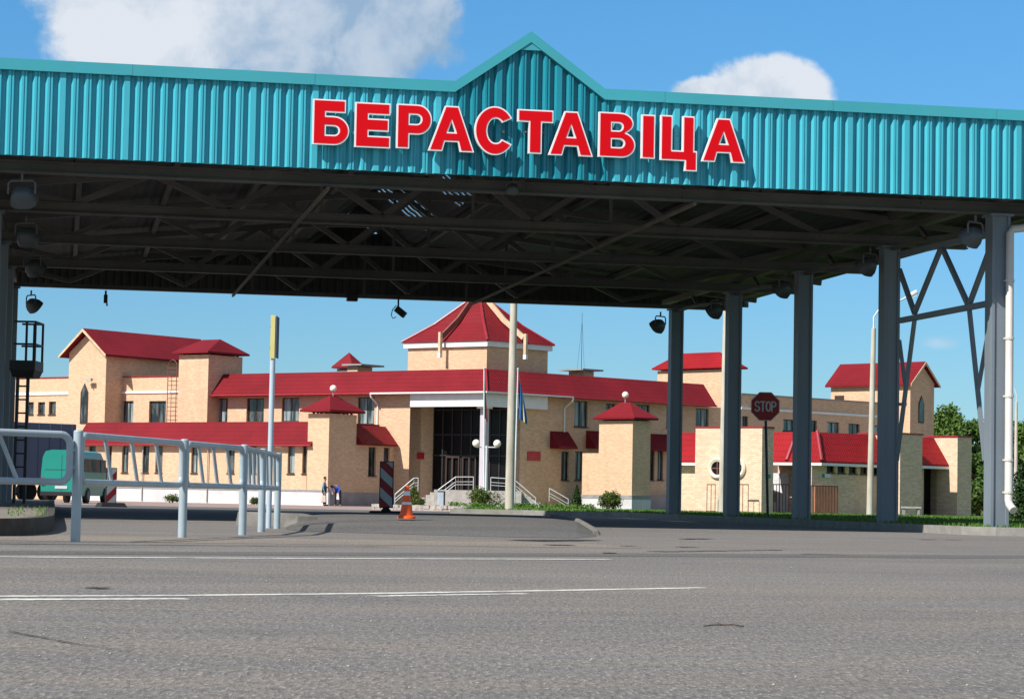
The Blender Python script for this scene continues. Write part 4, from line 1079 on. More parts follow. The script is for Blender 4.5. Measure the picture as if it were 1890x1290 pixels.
mansard(R, R.u(1030, .3, 822), ur0, .45, R.z(1070, 826, .4), -.6, R.z(1070, 793, -.45), bld, 'tile', .6)
mansard(R, ur1, R.u(1270, .3, 822), .45, R.z(1215, 829, .4), -.6, R.z(1215, 796, -.45), bld, 'tile', .6)
# right wing: big tower, plain wall, gabled hall
dB = -1.6
ub0 = R.u(1335, dB, 720); dBl = d_for(R, ub0, 1211); ub1 = R.u(1367, dB, 720); zB = R.z(1335, 681, dB)
wall(R, bld, M_['brick'], dB, ub0, ub1, 2, zB, dB-dBl, (), name='tower_wall')
eaves_posts(R, ub0+.2, ub1-.2, dBl+.3, dB-.3, zB, zB+.22, bld)
hip(R, ub0-.3, ub1+.35, dBl-.3, dB+.35, zB+.2, R.z(1290, 651, (dB+dBl)/2), bld, 'd', .55, 'tile2')
d4 = .3
wallpx(R, bld, M_['brick'], d4, 1366, 1640, ZG, R.z(1480, 735, d4), 1.2, [(1370, 768, 1381, 790), (1445, 774, 1467, 796), (1494, 776, 1508, 798), (1527, 779, 1549, 801), (1566, 782, 1587, 803), (1606, 785, 1625, 805)], 1, ['glass', 'glass_c'])
mb = MB(); mb.box(R, R.u(1366, d4), R.u(1630, d4), d4+.002, d4+.08, R.z(1480, 762, d4), R.z(1480, 758, d4)); mb.build('cornice', M_['white'], bld)
mb = MB(); mb.box(R, R.u(1366, d4), R.u(1630, d4), d4-.5, d4+.06, R.z(1480, 735, d4)+.003, R.z(1480, 733, d4)); mb.build('parapet_cap', M_['plinth_g'], bld)
dG = 1.6; ug_ = R.u(1680, dG, 740); bk = dG-d_for(R, ug_, 1532)
gable_hall(R, dG, 1680, 1724, 706, 672, bk, ZG, bld, .3, .35)
lancet(R, dG, 1696, 1704, 733, 779, bld)
HF = Frame(R.w(ug_-.002, 0, 0), R.n, -R.a)
mb = MB(); mb.box(HF, HF.u(1541, 0, 734), HF.u(1558, 0, 734), 0, .04, HF.z(1550, 745), HF.z(1550, 730)); o = mb.build('window', M_['frame'], bld)

# ------------------------------------------------------------------ brick pavilion on the right
PO = flat(1405, 120); PO.z = 0; ZP = -.2
pav = thing('brick_pavilion', (PO.x, PO.y, ZP), 'low pale brick outbuilding with red mansard roofs and two round porthole windows', 'building')
PR = Frame(PO, R.a, R.n); PL = Frame(PO, L.a, L.n)
zt_b = PL.z(1405, 790); 
u3 = PL.u(1283, 0, 860)
mb = MB()
P4 = [PL.w(u3, 0, 0), PO, PO+R.a*.9, PL.w(u3, -2.2, 0)]
mb.loft(Z(P4, ZP), Z(P4, zt_b)); mb.build('wall', M_['brick2'], pav)
mb = MB(); mb.loft(Z([p+(p-sum(P4, Vector())/4)*.03 for p in P4], zt_b+.003), Z([p+(p-sum(P4, Vector())/4)*.03 for p in P4], zt_b+.09)); mb.build('parapet_cap', M_['redtrim'], pav)
def ring(F, px, py, r0_, r1_, parent):
    u, z = F.px(px, py, 0); mb = MB(); n = 28; b0 = len(mb.v)
    prof = [(r0_, .003), (r1_, .003), (r1_, .10), (r1_*.86, .16), (r0_, .10)]
    for k in range(n):
        a = 2*math.pi*k/n
        mb.v += [F.w(u+r*math.cos(a), d, z+r*math.sin(a)) for r, d in prof]
    m_ = len(prof)
    for k in range(n):
        for i in range(m_): j = (i+1) % m_; l = (k+1) % n; mb.f.append((k*m_+i, k*m_+j, l*m_+j, l*m_+i))
    o = mb.build('round_window', M_['ring'], parent, smooth=True)
    mb = MB(); mb.quad(*[F.w(u+r0_*math.cos(2*math.pi*k/n), .02, z+r0_*math.sin(2*math.pi*k/n)) for k in range(n)]); mb.build('pane', M_['dark'], o)
    mb = MB(); mb.box(F, u-r0_, u+r0_, .025, .05, z-.025, z+.025); mb.box(F, u-.025, u+.025, .052, .07, z-r0_, z+r0_); mb.build('glazing_bar', M_['brown'], o)
ring(PL, 1325, 864, .34, .54, pav); ring(PL, 1360, 864, .34, .54, pav)
# long left flank behind the block
dF = -1.0
zf_e = PL.z(1270, 850, dF+.4); zf_t = PL.z(1270, 798, dF-.5)
mb = MB(); mb.box(PL, PL.u(1235, dF), u3+.2, dF-3, dF, ZP, zf_e-.1); mb.build('wall', M_['brick2'], pav)
mansard(PL, PL.u(1240, dF), u3, dF+.4, zf_e, dF-.6, zf_t, pav, 'tile2', 2)
mb = MB(); mb.box(PL, PL.u(1240, dF), u3-.002, dF-.2, dF+.42, zf_e-.24, zf_e-.103); mb.build('eaves_board', M_['white'], pav)
# second volume with the main mansard
P2 = flat(1515, 122); P2.z = 0
QL = Frame(P2, L.a, L.n); QR = Frame(P2, R.a, R.n)
z2e = QR.z(1515, 853, 0); z2t = QR.z(1508, 797, -.8)
def cor2(dl, dr, z):
    a, b = L.n, R.n; det = a.x*b.y-a.y*b.x; return Vector((P2.x+(dl*b.y-dr*a.y)/det, P2.y+(a.x*dr-b.x*dl)/det, z))
u2l = QL.u(1408, 0, 850); u2r = QR.u(1664, 0, 850)
secL = lambda u: [QL.w(u, 0, z2e-.02), QL.w(u, 0, z2e+.06), QL.w(u, -.9, z2t), QL.w(u, -2.4, z2t), QL.w(u, -2.4, z2e-.02)]
secC = [cor2(0, 0, z2e-.02), cor2(0, 0, z2e+.06), cor2(-.9, -.9, z2t), cor2(-2.4, -2.4, z2t), cor2(-2.4, -2.4, z2e-.02)]
secR = lambda u: [QR.w(u, 0, z2e-.02), QR.w(u, 0, z2e+.06), QR.w(u, -.9, z2t), QR.w(u, -2.4, z2t), QR.w(u, -2.4, z2e-.02)]
prof_roof(secL(u2l), secC, M_['tile2'], 'roof', pav); r2 = prof_roof(secC, secR(u2r), M_['tile2'], 'roof', pav)
mb = MB(); mb.tube([cor2(.02, .02, z2e+.1), cor2(-.88, -.88, z2t+.04)], .10, 8); um_ = QL.u(1452, 0, 850); mb.tube([QL.w(um_, .02, z2e+.1), QL.w(um_+.1, -.88, z2t+.04)], .10, 8); mb.build('ridge_cap', M_['redtrim'], r2, smooth=True)
mb = MB(); zb_2 = z2e-.16
mb.loft([QL.w(u2l, .02, zb_2), QL.w(u2l, .02, z2e-.025), QL.w(u2l, -.6, z2e-.025), QL.w(u2l, -.6, zb_2)], [cor2(.02, .02, zb_2), cor2(.02, .02, z2e-.025), cor2(-.6, -.6, z2e-.025), cor2(-.6, -.6, zb_2)])
mb.loft([cor2(.02, .02, zb_2), cor2(.02, .02, z2e-.025), cor2(-.6, -.6, z2e-.025), cor2(-.6, -.6, zb_2)], [QR.w(u2r, .02, zb_2), QR.w(u2r, .02, z2e-.025), QR.w(u2r, -.6, z2e-.025), QR.w(u2r, -.6, zb_2)])
mb.build('eaves_board', M_['white'], pav)
dw2 = -.55
vents = [hole(QR, dw2, r) for r in ((1526, 858, 1540, 872), (1546, 859, 1560, 873), (1567, 860, 1581, 874), (1588, 861, 1601, 875), (1609, 862, 1622, 876))]
uw0 = QR.u(1498, dw2, 900)
wall(QR, pav, M_['brick2'], dw2, uw0, u2r, ZP, zb_2, .5, vents)
for h in vents: window(QR, pav, h, dw2, 0, 'dark', .12)
mb = MB(); mb.box(QL, u2l, QL.u(1512, -1.6), -2.1, -1.6, ZP, zb_2); mb.build('wall', M_['brick2'], pav)
mb = MB(); mb.box(QL, QL.u(1424, -1.55), QL.u(1456, -1.55), -1.597, -1.52, ZP, QL.z(1440, 873, -1.5)); dr = mb.build('door', M_['whitedoor'], pav)
mb = MB(); mb.box(QL, QL.u(1438, -1.5), QL.u(1439.5, -1.5), -1.517, -1.49, ZP, QL.z(1440, 873, -1.5)); mb.box(QL, QL.u(1426, -1.5), QL.u(1433, -1.5), -1.517, -1.50, .5, 1.0); mb.build('door_joint', M_['plinth_g'], dr)
mb = MB(); mb.box(QR, QR.u(1503, dw2), QR.u(1546, dw2), dw2+.002, dw2+.06, ZP, QR.z(1525, 897, dw2)); mb.build('door', M_['orange_wall'], pav)['label'] = 'orange-brown door behind bars'
mb = MB(); mb.box(QR, QR.u(1516, dw2), QR.u(1532, dw2), dw2+.002, dw2+.05, QR.z(1524, 881, dw2), QR.z(1524, 874, dw2)); sg = mb.build('wall_sign', M_['white'], pav)
mb = MB(); mb.box(QR, QR.u(1516, dw2), QR.u(1521, dw2), dw2+.052, dw2+.06, QR.z(1518, 881, dw2), QR.z(1518, 874, dw2)); mb.build('sign_field', M_['green'], sg)
GS = Frame(PO+R.a*0.02, R.a, R.n)
mb = MB(); mb.box(GS, .25, .62, .002, .04, GS.z(1410, 882), GS.z(1410, 875)); mb.build('wall_sign', M_['green'], pav)
# third and fourth blocks and the recessed door
d5 = .75
mb = MB(); a5, b5 = QR.u(1661, d5, 870), QR.u(1702, d5, 870); z5 = QR.z(1680, 802, d5); mb.box(QR, a5, b5, -2, d5, ZP, z5); mb.build('wall', M_['brick2'], pav)
mb = MB(); mb.box(QR, a5-.06, b5+.06, -2.06, d5+.06, z5+.003, z5+.08); mb.build('parapet_cap', M_['redtrim'], pav)
a6, b6 = QR.u(1767, d5, 870), QR.u(1793, d5, 870); d6b = -1.3; z6 = QR.z(1780, 807, d5)
mb = MB(); mb.box(QR, a6, b6, d6b, d5, ZP, z6); mb.build('wall', M_['brick2'], pav)
mb = MB(); mb.box(QR, a6-.06, b6+.06, d6b-.06, d5+.06, z6+.003, z6+.08); mb.build('parapet_cap', M_['redtrim'], pav)
zz0 = QR.z(1735, 857, .2); mansard(QR, b5, a6, .2, zz0, -.8, QR.z(1735, 809, -.8), pav, 'tile2', 1.2)
mb = MB(); mb.box(QR, b5+.002, a6-.002, -.3, .22, zz0-.24, zz0-.103); mb.build('eaves_board', M_['white'], pav)
h_ = hole(QR, -.6, (1705, 862, 1729, 948)); h_ = (h_[0], h_[1], ZP+.02, h_[3])
wall(QR, pav, M_['brick2'], -.6, b5, a6, ZP, zz0-.1, .8, [h_], .4)
mb = MB(); mb.box(QR, h_[0], h_[1], -1.1, -1.0, ZP, h_[3]); mb.build('door', M_['dark'], pav)
# iron railings before the pavilion
def bars(name, F, d, px0, px1, py0, step, label, z0=ZP):
    u0, u1 = F.u(px0, d, 910), F.u(px1, d, 910); z1 = F.z((px0+px1)/2, py0, d); t = thing(name, F.w((u0+u1)/2, d, z0), label, 'railing', 'iron railings before the pavilion')
    mb = MB(); mb.box(F, u0, u1, d-.025, d+.025, z1-.05, z1); mb.box(F, u0, u1, d-.02, d+.02, z0+.18, z0+.22); mb.build('rail', M_['brown'], t)
    mb = MB(); n = max(2, int((u1-u0)/step))
    for k in range(n+1): u = u0+(u1-u0)*k/n; mb.box(F, u-.014, u+.014, d-.014, d+.014, z0, z1-.05)
    mb.build('bars', M_['brown'], t); return t
bars('iron_railing', PL, .8, 1305, 1320, 893, .35, 'brown iron railing under the left porthole window')
bars('iron_railing', PL, .8, 1361, 1381, 893, .35, 'brown iron railing under the right porthole window')
bars('iron_railing', QL, .3, 1422, 1456, 893, .16, 'brown barred railing before the white door')
bars('iron_railing', QR, .35, 1497, 1546, 896, .24, 'brown barred railing before the orange-brown door')

#@@PART3
# ------------------------------------------------------------------ floodlights under the canopy
FLG = 'floodlights hanging under the canopy'
def make_flood(name, label):
    t = thing(name, (0, 0, 0), label, 'floodlight', FLG)          # hangs from its own top, faces -Y and down
    mb = MB(); tilt = Matrix.Rotation(math.radians(52), 3, 'X')
    rings = [(.05, .10), (.10, .085), (.15, .03), (.19, -.06), (.20, -.15), (.205, -.17)]
    b0 = 0
    for r, z in rings:
        for k in range(16):
            a = 2*math.pi*(k+.5)/16; cx_, cy_ = math.cos(a), math.sin(a); m_ = max(abs(cx_), abs(cy_))**.55
            mb.v.append(tilt @ Vector((r*1.08*cx_/m_, r*.92*cy_/m_, z))+Vector((0, .02, -.32)))
    for i in range(len(rings)-1):
        for k in range(16): l = (k+1) % 16; mb.f.append((i*16+k, i*16+l, (i+1)*16+l, (i+1)*16+k))
    mb.f.append(tuple(range(16))[::-1])
    mb.build('housing', M_['flood'], t, smooth=True)
    mb = MB(); mb.quad(*[tilt @ Vector((.195*1.05*math.cos(2*math.pi*(k+.5)/16)/max(abs(math.cos(2*math.pi*(k+.5)/16)), abs(math.sin(2*math.pi*(k+.5)/16)))**.55, .195*.9*math.sin(2*math.pi*(k+.5)/16)/max(abs(math.cos(2*math.pi*(k+.5)/16)), abs(math.sin(2*math.pi*(k+.5)/16)))**.55, -.155))+Vector((0, .02, -.32)) for k in range(16)])
    mb.build('lens', M_['lens'], t, recalc=False)
    mb = MB(); mb.tube([(0, 0, 0), (0, 0, -.12)], .022, 8)
    mb.tube([(-.225, 0, -.33), (-.225, 0, -.16), (-.18, 0, -.12), (.18, 0, -.12), (.225, 0, -.16), (.225, 0, -.33)], .018, 6)
    mb.build('bracket', M_['steel'], t)
    return t
f0 = None
LB = {0: 'large grey floodlight by the top of the left front column', 1: 'floodlight high on the left, second from the front', 2: 'floodlight on the left, third from the front and deep in shade', 3: 'black floodlight silhouetted against the sky beside the left rear columns',
      4: 'big pale grey floodlight beside the front right column', 5: 'floodlight beside the second right-hand column from the front', 6: 'floodlight by the middle right-hand column', 7: 'floodlight by the fourth right-hand column from the front', 8: 'dark floodlight hanging left of the rearmost right-hand column', 9: 'small floodlight hanging from the middle of the front truss'}
for k, (px, py, D, rz) in enumerate(((40, 357, 37.8, -20), (48, 432, 43.5, -30), (60, 490, 49.5, -40), (57, 560, 58.5, -60), (1800, 432, 40.8, 35), (1606, 487, 46.5, 35), (1450, 530, 52, 35), (1324, 570, 57.5, 35), (1219, 598, 62.5, 40), (947, 364, 39.4, 0))):
    p = at(px, py, D)+Vector((0, 0, .32))
    if f0 is None: f0 = make_flood('floodlight', LB[0]); o = f0
    else: o = dup(f0, label=LB[k])
    o.location = p; o.rotation_euler = (0, 0, math.radians(rz)); 
    if k == 9: o.scale = (.5, .5, .5)
# hooks and a camera hanging from the rear beam
def hang(name, px, py, D, label, cat, kind):
    p = at(px, py, D); t = thing(name, p, label, cat); top = H+.1
    if kind == 'cam':
        mb = MB(); mb.tube([p, (p.x, p.y, top)], .025, 6); mb.build('stem', M_['iron'], t)
        mb = MB(); mb.bar(p+Vector((-.05, 0, .02)), p+Vector((.16, -.1, -.16)), .14, .16); mb.build('camera_body', M_['iron'], t)
        mb = MB(); q = p+Vector((-.05, 0, .1)); mb.tube([q, q+Vector((-.1, 0, -.12)), q+Vector((-.13, 0, -.26)), q+Vector((-.08, 0, -.34)), q+Vector((.0, 0, -.30))], .012, 5); mb.build('cable', M_['black'], t)
    elif kind == 'box':
        mb = MB(); mb.box(ID, p.x-.14, p.x+.14, p.y-.12, p.y+.12, p.z-.10, p.z+.10); mb.build('lamp_body', M_['iron'], t, bevel=.02)
        mb = MB(); mb.box(ID, p.x-.03, p.x+.03, p.y-.03, p.y+.03, p.z+.10, top); mb.build('stem', M_['iron'], t)
    else:
        mb = MB(); mb.box(ID, p.x-.05, p.x+.05, p.y-.05, p.y+.05, p.z-.12, p.z+.10); mb.build('lamp_body', M_['iron'], t, bevel=.015)
        mb = MB(); mb.tube([(p.x, p.y, p.z+.1), (p.x, p.y, top)], .03, 6); mb.build('stem', M_['iron'], t)
        mb = MB(); mb.box(ID, p.x+.015, p.x+.06, p.y-.03, p.y+.03, p.z-.19, p.z-.12); mb.build('lens', M_['conc'], t)
hang('hanging_camera', 735, 571, 61.5, 'black camera with a looped cable hanging from the rear beam', 'camera', 'cam')
hang('ceiling_lamp', 650, 549, 61.5, 'short dark box lamp fixed under the rear beam', 'lamp', 'box')
hang('hanging_sensor', 195, 551, 61.5, 'slim black fixture hanging from the rear beam on the left', 'fixture', 'slim')

# ------------------------------------------------------------------ railing
rp = [ground(139, 1000), ground(336, 992), ground(447, 987), ground(482, 981.5), ground(511, 975.5)]
rlg = thing('pedestrian_railing', rp[2], 'pale blue-grey tubular railing of rounded panels with slanting bars along the roadside', 'railing')
prev = rp[0]+(rp[0]-rp[1])*.93+Vector((-1.3, 1.2, 0))
HR = 1.04
for p in rp:
    mb = MB(); mb.tube([p-Vector((0, 0, .05)), p+Vector((0, 0, HR))], .047, 14); mb.lathe(p+Vector((0, 0, HR-.004)), [(.047, 0), (.040, .012), (.02, .018)], 14); mb.build('post', M_['rail'], rlg, smooth=True)
def panel(p, q, nbar, lean, gap0=.075, gap1=.075, first=0):
    t = (q-p); ln = t.length; t.normalize(); a = p+t*gap0; b = q-t*gap1; z0, z1 = .56, HR-.035; r = .034; c = .10
    def P(s, z): return a.lerp(b, s/(b-a).length)+Vector((0, 0, z))
    W_ = (b-a).length; pts = []
    for cx_, cz_, a0 in ((W_-c, z1-c, 90), (W_-c, z0+c, 0), (c, z0+c, -90), (c, z1-c, -180)):
        for k in range(6): an = math.radians(a0-90*k/5); pts.append(P(cx_+c*math.cos(an), cz_+c*math.sin(an)))
    pts.append(pts[0]); mb = MB(); mb.tube(pts, r, 10, caps=False); o = mb.build('rail_panel', M_['rail'], rlg, smooth=True)
    for k in range(nbar):
        s0 = W_*(first+(k+1)*(1-first)/(nbar+1))-lean/2; mb = MB(); mb.tube([P(s0, z1), P(s0+lean, z0)], .021, 8); mb.build('slanting_bar', M_['rail'], o, smooth=True)
    for s_ in (z0+.14, z1-.14):
        mb = MB(); mb.bar(p+Vector((0, 0, s_)), a+Vector((0, 0, s_)), .03); mb.bar(q+Vector((0, 0, s_)), b+Vector((0, 0, s_)), .03); mb.build('joint', M_['rail'], o)
panel(prev, rp[0], 3, .22, .05, .09); 
for k in range(4): panel(rp[k], rp[k+1], 3, .22)

# ------------------------------------------------------------------ sign post, cone, marker boards
b = ground(495.5, 974.5); D = b.dot(FH); hp = 391*D/F_PX
t = thing('sign_post', b, 'tall grey pole with a narrow sign turned almost edge-on, its rim yellow', 'sign post')
mb = MB(); mb.tube([b, b+Vector((0, 0, hp-.02))], .038, 12); mb.build('pole', M_['signpole'], t, smooth=True)
SF2 = Frame(b, RH, -FH); mb = MB(); mb.box(SF2, .032, .05, -.32, .047, hp-.58, hp); pl_ = mb.build('sign_plate', M_['bluegrey'], t)
mb = MB(); mb.box(SF2, -.036, .028, .042, .052, hp-.60, hp+.01); mb.build('yellow_plate', M_['yellow'], t)
for z in (hp-.15, hp-.45): mb = MB(); mb.lathe(b+Vector((0, 0, z)), [(.045, -.02), (.045, .02)], 12); mb.build('clamp', M_['iron'], t)
def cone(c, h):
    t = thing('traffic_cone', c, 'orange traffic cone with two white bands standing on the asphalt', 'cone'); r0_, r1_ = h*.205, h*.062
    R2 = lambda f: r0_+(r1_-r0_)*f
    mb = MB(); mb.lathe(c, [(h*.29, 0), (h*.29, .012), (h*.27, .035), (h*.22, .045), (h*.20, .04)], 24); mb.build('base', M_['cone_o'], t, smooth=True)
    mb = MB(); mb.lathe(c, [(R2(0), .045), (R2(.97), h*.97), (R2(1)*.8, h)], 24); mb.build('body', M_['cone_o'], t, smooth=True)
    for a, b_ in ((.37, .50), (.70, .83)): mb = MB(); mb.lathe(c, [(R2(a)+.004, h*a), (R2(b_)+.004, h*b_)], 24); mb.build('band', M_['cone_w'], t, smooth=True)
cz = Vector(flat(750, 35.2, .155)); cone(cz, .485)
def marker(c, w, h, label, F, z0, base=True, flip=1, chev='swhite'):
    t = thing('marker_board', c, label, 'marker board'); 
    mb = MB(); mb.box(F, -w/2, w/2, -.03, .03, z0, z0+h); o = mb.build('board', M_['black'], t, bevel=.01)
    e = .022; x0, x1, y0, y1 = -w/2+e, w/2-e, z0+e, z0+h-e; per = h/2.35; 
    def clip(poly, f):
        o_ = []
        for i in range(len(poly)):
            a, b_ = poly[i-1], poly[i]; fa, fb = f(a), f(b_)
            if (fa >= 0) != (fb >= 0): tt = fa/(fa-fb); o_.append((a[0]+(b_[0]-a[0])*tt, a[1]+(b_[1]-a[1])*tt))
            if fb >= 0: o_.append(b_)
        return o_
    k = -3
    while k < 5:
        for j, m_ in ((0, 'sred'), (1, chev)):
            lo = y0+k*per+j*per/2; hi = lo+per/2; sl_ = -flip*.9
            g = [(x0, y0), (x1, y0), (x1, y1), (x0, y1)]
            g = clip(g, lambda p: p[1]-sl_*(p[0]-x0)-lo); g = clip(g, lambda p: hi-(p[1]-sl_*(p[0]-x0))) if len(g) > 2 else []
            if len(g) > 2:
                mb = MB(); mb.loft([F.w(x, .032, z) for x, z in g], [F.w(x, .036, z) for x, z in g]); mb.build('stripe', M_[m_], o)
        k += 1
    if base:
        mb = MB(); mb.taper(F, (-.42, .46, -.2, .2, c.z), (-.36, .38, -.14, .14, c.z+.13)); mb.taper(F, (-.12, .12, -.08, .08, c.z+.13), (-.06, .06, -.04, .04, z0+.01)); mb.build('foot', M_['black'], t, bevel=.015)
    return t
c = flat(712, 54.5); marker(c, .32, 1.06, 'red and white striped marker board on a black rubber foot beside the orange cone', Frame(c, RH, -FH), c.z+.2, chev='swhite')
c = flat(204, 70); F_ = Frame(c, RH*.8+FH*.6, RH*.6-FH*.8); marker(c, .34, 1.05, 'red and white striped marker board standing beside the green van', F_, c.z+.1, True, -1)

# ------------------------------------------------------------------ stop sign
b = flat(1417, 58.5); b.z = VH
t = thing('stop_sign', b, 'red octagonal STOP sign on a thin dark pole among the right-hand columns', 'road sign')
TF = Frame(b, RH, -FH); ctr_ = at(1412.5, 750, 58.5); zc = ctr_.z; r8 = 26.5*58.5/F_PX; uc8 = (ctr_-b).dot(TF.a)
oct_ = lambda r, d: [TF.w(uc8+r/math.cos(math.pi/8)*math.cos(math.pi/8+k*math.pi/4), d, zc+r/math.cos(math.pi/8)*math.sin(math.pi/8+k*math.pi/4)) for k in range(8)]
mb = MB(); mb.tube([b, TF.w(uc8, -.05, zc+.3)], .033, 10); mb.build('pole', M_['iron'], t, smooth=True)
mb = MB(); mb.loft(oct_(r8, 0), oct_(r8, .02)); pl_ = mb.build('plate', M_['stopw'], t)
mb = MB(); mb.loft(oct_(r8-.018, .021), oct_(r8-.018, .025)); mb.build('plate_face', M_['stop'], pl_)
def stroke_letter(ch):
    # strokes in a unit box
    g = {'S': [arc(.3, .74, .26, .24, 20, 270, 10)+arc(.3, .26, .28, .24, 90, -160, 10)], 'T': [[(0, .97), (.6, .97)], [(.3, .97), (.3, 0)]], 'O': [arc(.31, .5, .28, .47, 0, 360, 20)], 'P': [[(.05, 0), (.05, .97), (.32, .97)]+arc(.32, .73, .23, .24, 90, -90, 8)+[(.05, .49)]]}
    return g[ch]
hh = 18*58.5/F_PX; x = uc8-.255
for ch in 'STOP':
    mb = MB()
    for st in stroke_letter(ch):
        P_ = [TF.w(x+a*hh*.78, .0295, zc-hh/2+b_*hh) for a, b_ in st]
        for i in range(len(P_)-1):
            d_ = (P_[i+1]-P_[i]).normalized()*.010
            mb.bar(P_[i]-d_, P_[i+1]+d_, .034, .006+.0006*(i % 2), upv=(TF.n.x, TF.n.y, 0))
    mb.build('letter', M_['stopw'], pl_); x += .135

# ------------------------------------------------------------------ lamp posts, poles, flags
def pole(name, px0, py0, px1, py1, D, r0_, r1_, label, cat, z0=None, mat='concpole'):
    b = flat(px0, D); b.z = gz(D)+VH if z0 is None else z0; tp = at(px1, py1, D); t = thing(name, b, label, cat)
    mb = MB(); mb.tube([b-Vector((0, 0, .1)), b.lerp(tp, .5), tp], r0_, 14, r2=r1_); mb.build('pole', M_[mat], t, smooth=True); return t, b, tp
pole('concrete_pole', 940, 937, 951, 440, 76, .15, .10, 'tall weathered concrete pole on the lawn before the entrance', 'pole')
t, b, tp = pole('street_lamp', 1605, 945, 1612.5, 606, 92, .13, .09, 'street lamp on a concrete pole with a curved arm, seen between the right-hand columns', 'street lamp')
mb = MB(); h1 = at(1613, 585, 92); h2 = at(1622, 572, 92); h3 = at(1665, 553, 92); h4 = at(1680, 545, 92); mb.tube([tp-Vector((0, 0, .3)), h1, h2, h3, h4], .035, 8); mb.build('arm', M_['lamphead'], t, smooth=True)
mb = MB(); dd = (h4-h3).normalized(); mb.bar(h4-dd*.15, h4+dd*.32, .22, .17); mb.build('lamp_head', M_['lamphead'], t, bevel=.05)
mb = MB(); mb.bar(h4-dd*.05-Vector((0, 0, .11)), h4+dd*.26-Vector((0, 0, .11)), .16, .05); mb.build('lamp_glass', M_['globe'], t)
t, b, tp = pole('street_lamp', 1333, 945, 1342, 470, 98, .17, .10, 'beige concrete lamp pole standing behind the fourth right-hand column', 'street lamp')
mb = MB(); mb.tube([tp-Vector((0, 0, .2)), tp+Vector((0, 0, .5)), tp+Vector((.5, 0, .9)), tp+Vector((1.2, 0, 1.0))], .04, 8); mb.build('arm', M_['lamphead'], t, smooth=True)
t, b, tp = pole('street_lamp', 1874, 930, 1876, 742, 170, .15, .10, 'distant street lamp with a curved arm right of the drainpipe', 'street lamp')
mb = MB(); mb.tube([tp-Vector((0, 0, .3)), at(1876, 728, 170), at(1872, 718, 170), at(1862, 712, 170)], .04, 8); mb.build('arm', M_['lamphead'], t, smooth=True)
mb = MB(); q = at(1861, 712, 170); mb.bar(q-RH*.5, q+RH*.1, .2, .14); mb.build('lamp_head', M_['lamphead'], t, bevel=.04)
mb = MB(); q = at(1879, 893, 169.8); mb.bar(q-RH*.3, q+RH*.3, .3, .9); mb.build('cabinet', M_['lamphead'], t)
mb = MB(); b = R.w(R.u(1073, -3, 680), -3, zt-.2)
t = thing('radio_mast', b, 'thin radio mast rising above the roof right of the pyramid tower', 'mast'); tp = b+Vector((0, 0, 4.6)); mb.tube([b, tp], .022, 5, r2=.012); mb.build('mast', M_['iron'], t)
mb = MB(); mb.tube([tp-Vector((0, 0, .6)), b+RH*-.35], .008, 4); mb.tube([tp-Vector((0, 0, .6)), b+RH*.25], .008, 4); mb.build('guy_wire', M_['iron'], t)
def flagpole(px0, px1, py1, D, label, bands, x_):
    b = flat(px0, D); b.z = gz(D)+VH; tp = at(px1, py1, D); t = thing('flagpole', b, label, 'flagpole')
    mb = MB(); mb.tube([b, tp], .055, 10, r2=.035); mb.ball(tp, .06, 10, 6); mb.build('pole', M_['stairrail'], t, smooth=True)
    # limp cloth hanging along the pole
    hang_ = 2.5; n = 14; w = .42
    for mname, f0_, f1_ in bands:
        mb = MB(); m_ = 10; bs = len(mb.v)
        for i in range(n+1):
            z = -.25-hang_*(i/n)
            for k in range(m_+1):
                f = f0_+(f1_-f0_)*k/m_; spread = .10+.9*(i/n)**.8
                x = x_*(.06+f*w*spread); y = .07*math.sin(f*14+i*.35)*(.4+.6*i/n); zz = z-.55*f*(1-(i/n)*.3)
                mb.v.append(tp+RH*x-FH*y+Vector((0, 0, zz)))
        for i in range(n):
            for k in range(m_): a = i*(m_+1)+k; mb.f.append((a, a+1, a+m_+2, a+m_+1))
        mb.build('flag', M_[mname], t, smooth=True, recalc=False)
flagpole(893.5, 893.5, 680, 137, 'flagpole with a limp green and red flag before the entrance column', [('flag_g', 0, .62), ('flag_r', .62, 1)], .55)
flagpole(949, 956, 681, 134, 'flagpole with a limp blue and yellow flag beside the concrete pole', [('flag_b', 0, .55), ('flag_y', .55, .66), ('flag_b', .66, 1)], 1.3)
b = flat(896, 141); b.z = gz(141)+.1
t = thing('twin_globe_lamp', b, 'post lamp with two white glass globes before the entrance column', 'lamp'); zg = at(895, 822, 141).z
mb = MB(); mb.tube([b, b+Vector((0, 0, zg-b.z))], .06, 10); mb.tube([b+Vector((0, 0, zg-b.z-.1))+RH*-.62, b+Vector((0, 0, zg-b.z-.1))+RH*.62], .035, 8); mb.build('post', M_['stairrail'], t, smooth=True)
for s_ in (-.62, .62): mb = MB(); mb.ball(b+RH*s_+Vector((0, 0, zg-b.z+.12)), .23, 18, 12); mb.build('globe', M_['globe'], t, smooth=True)
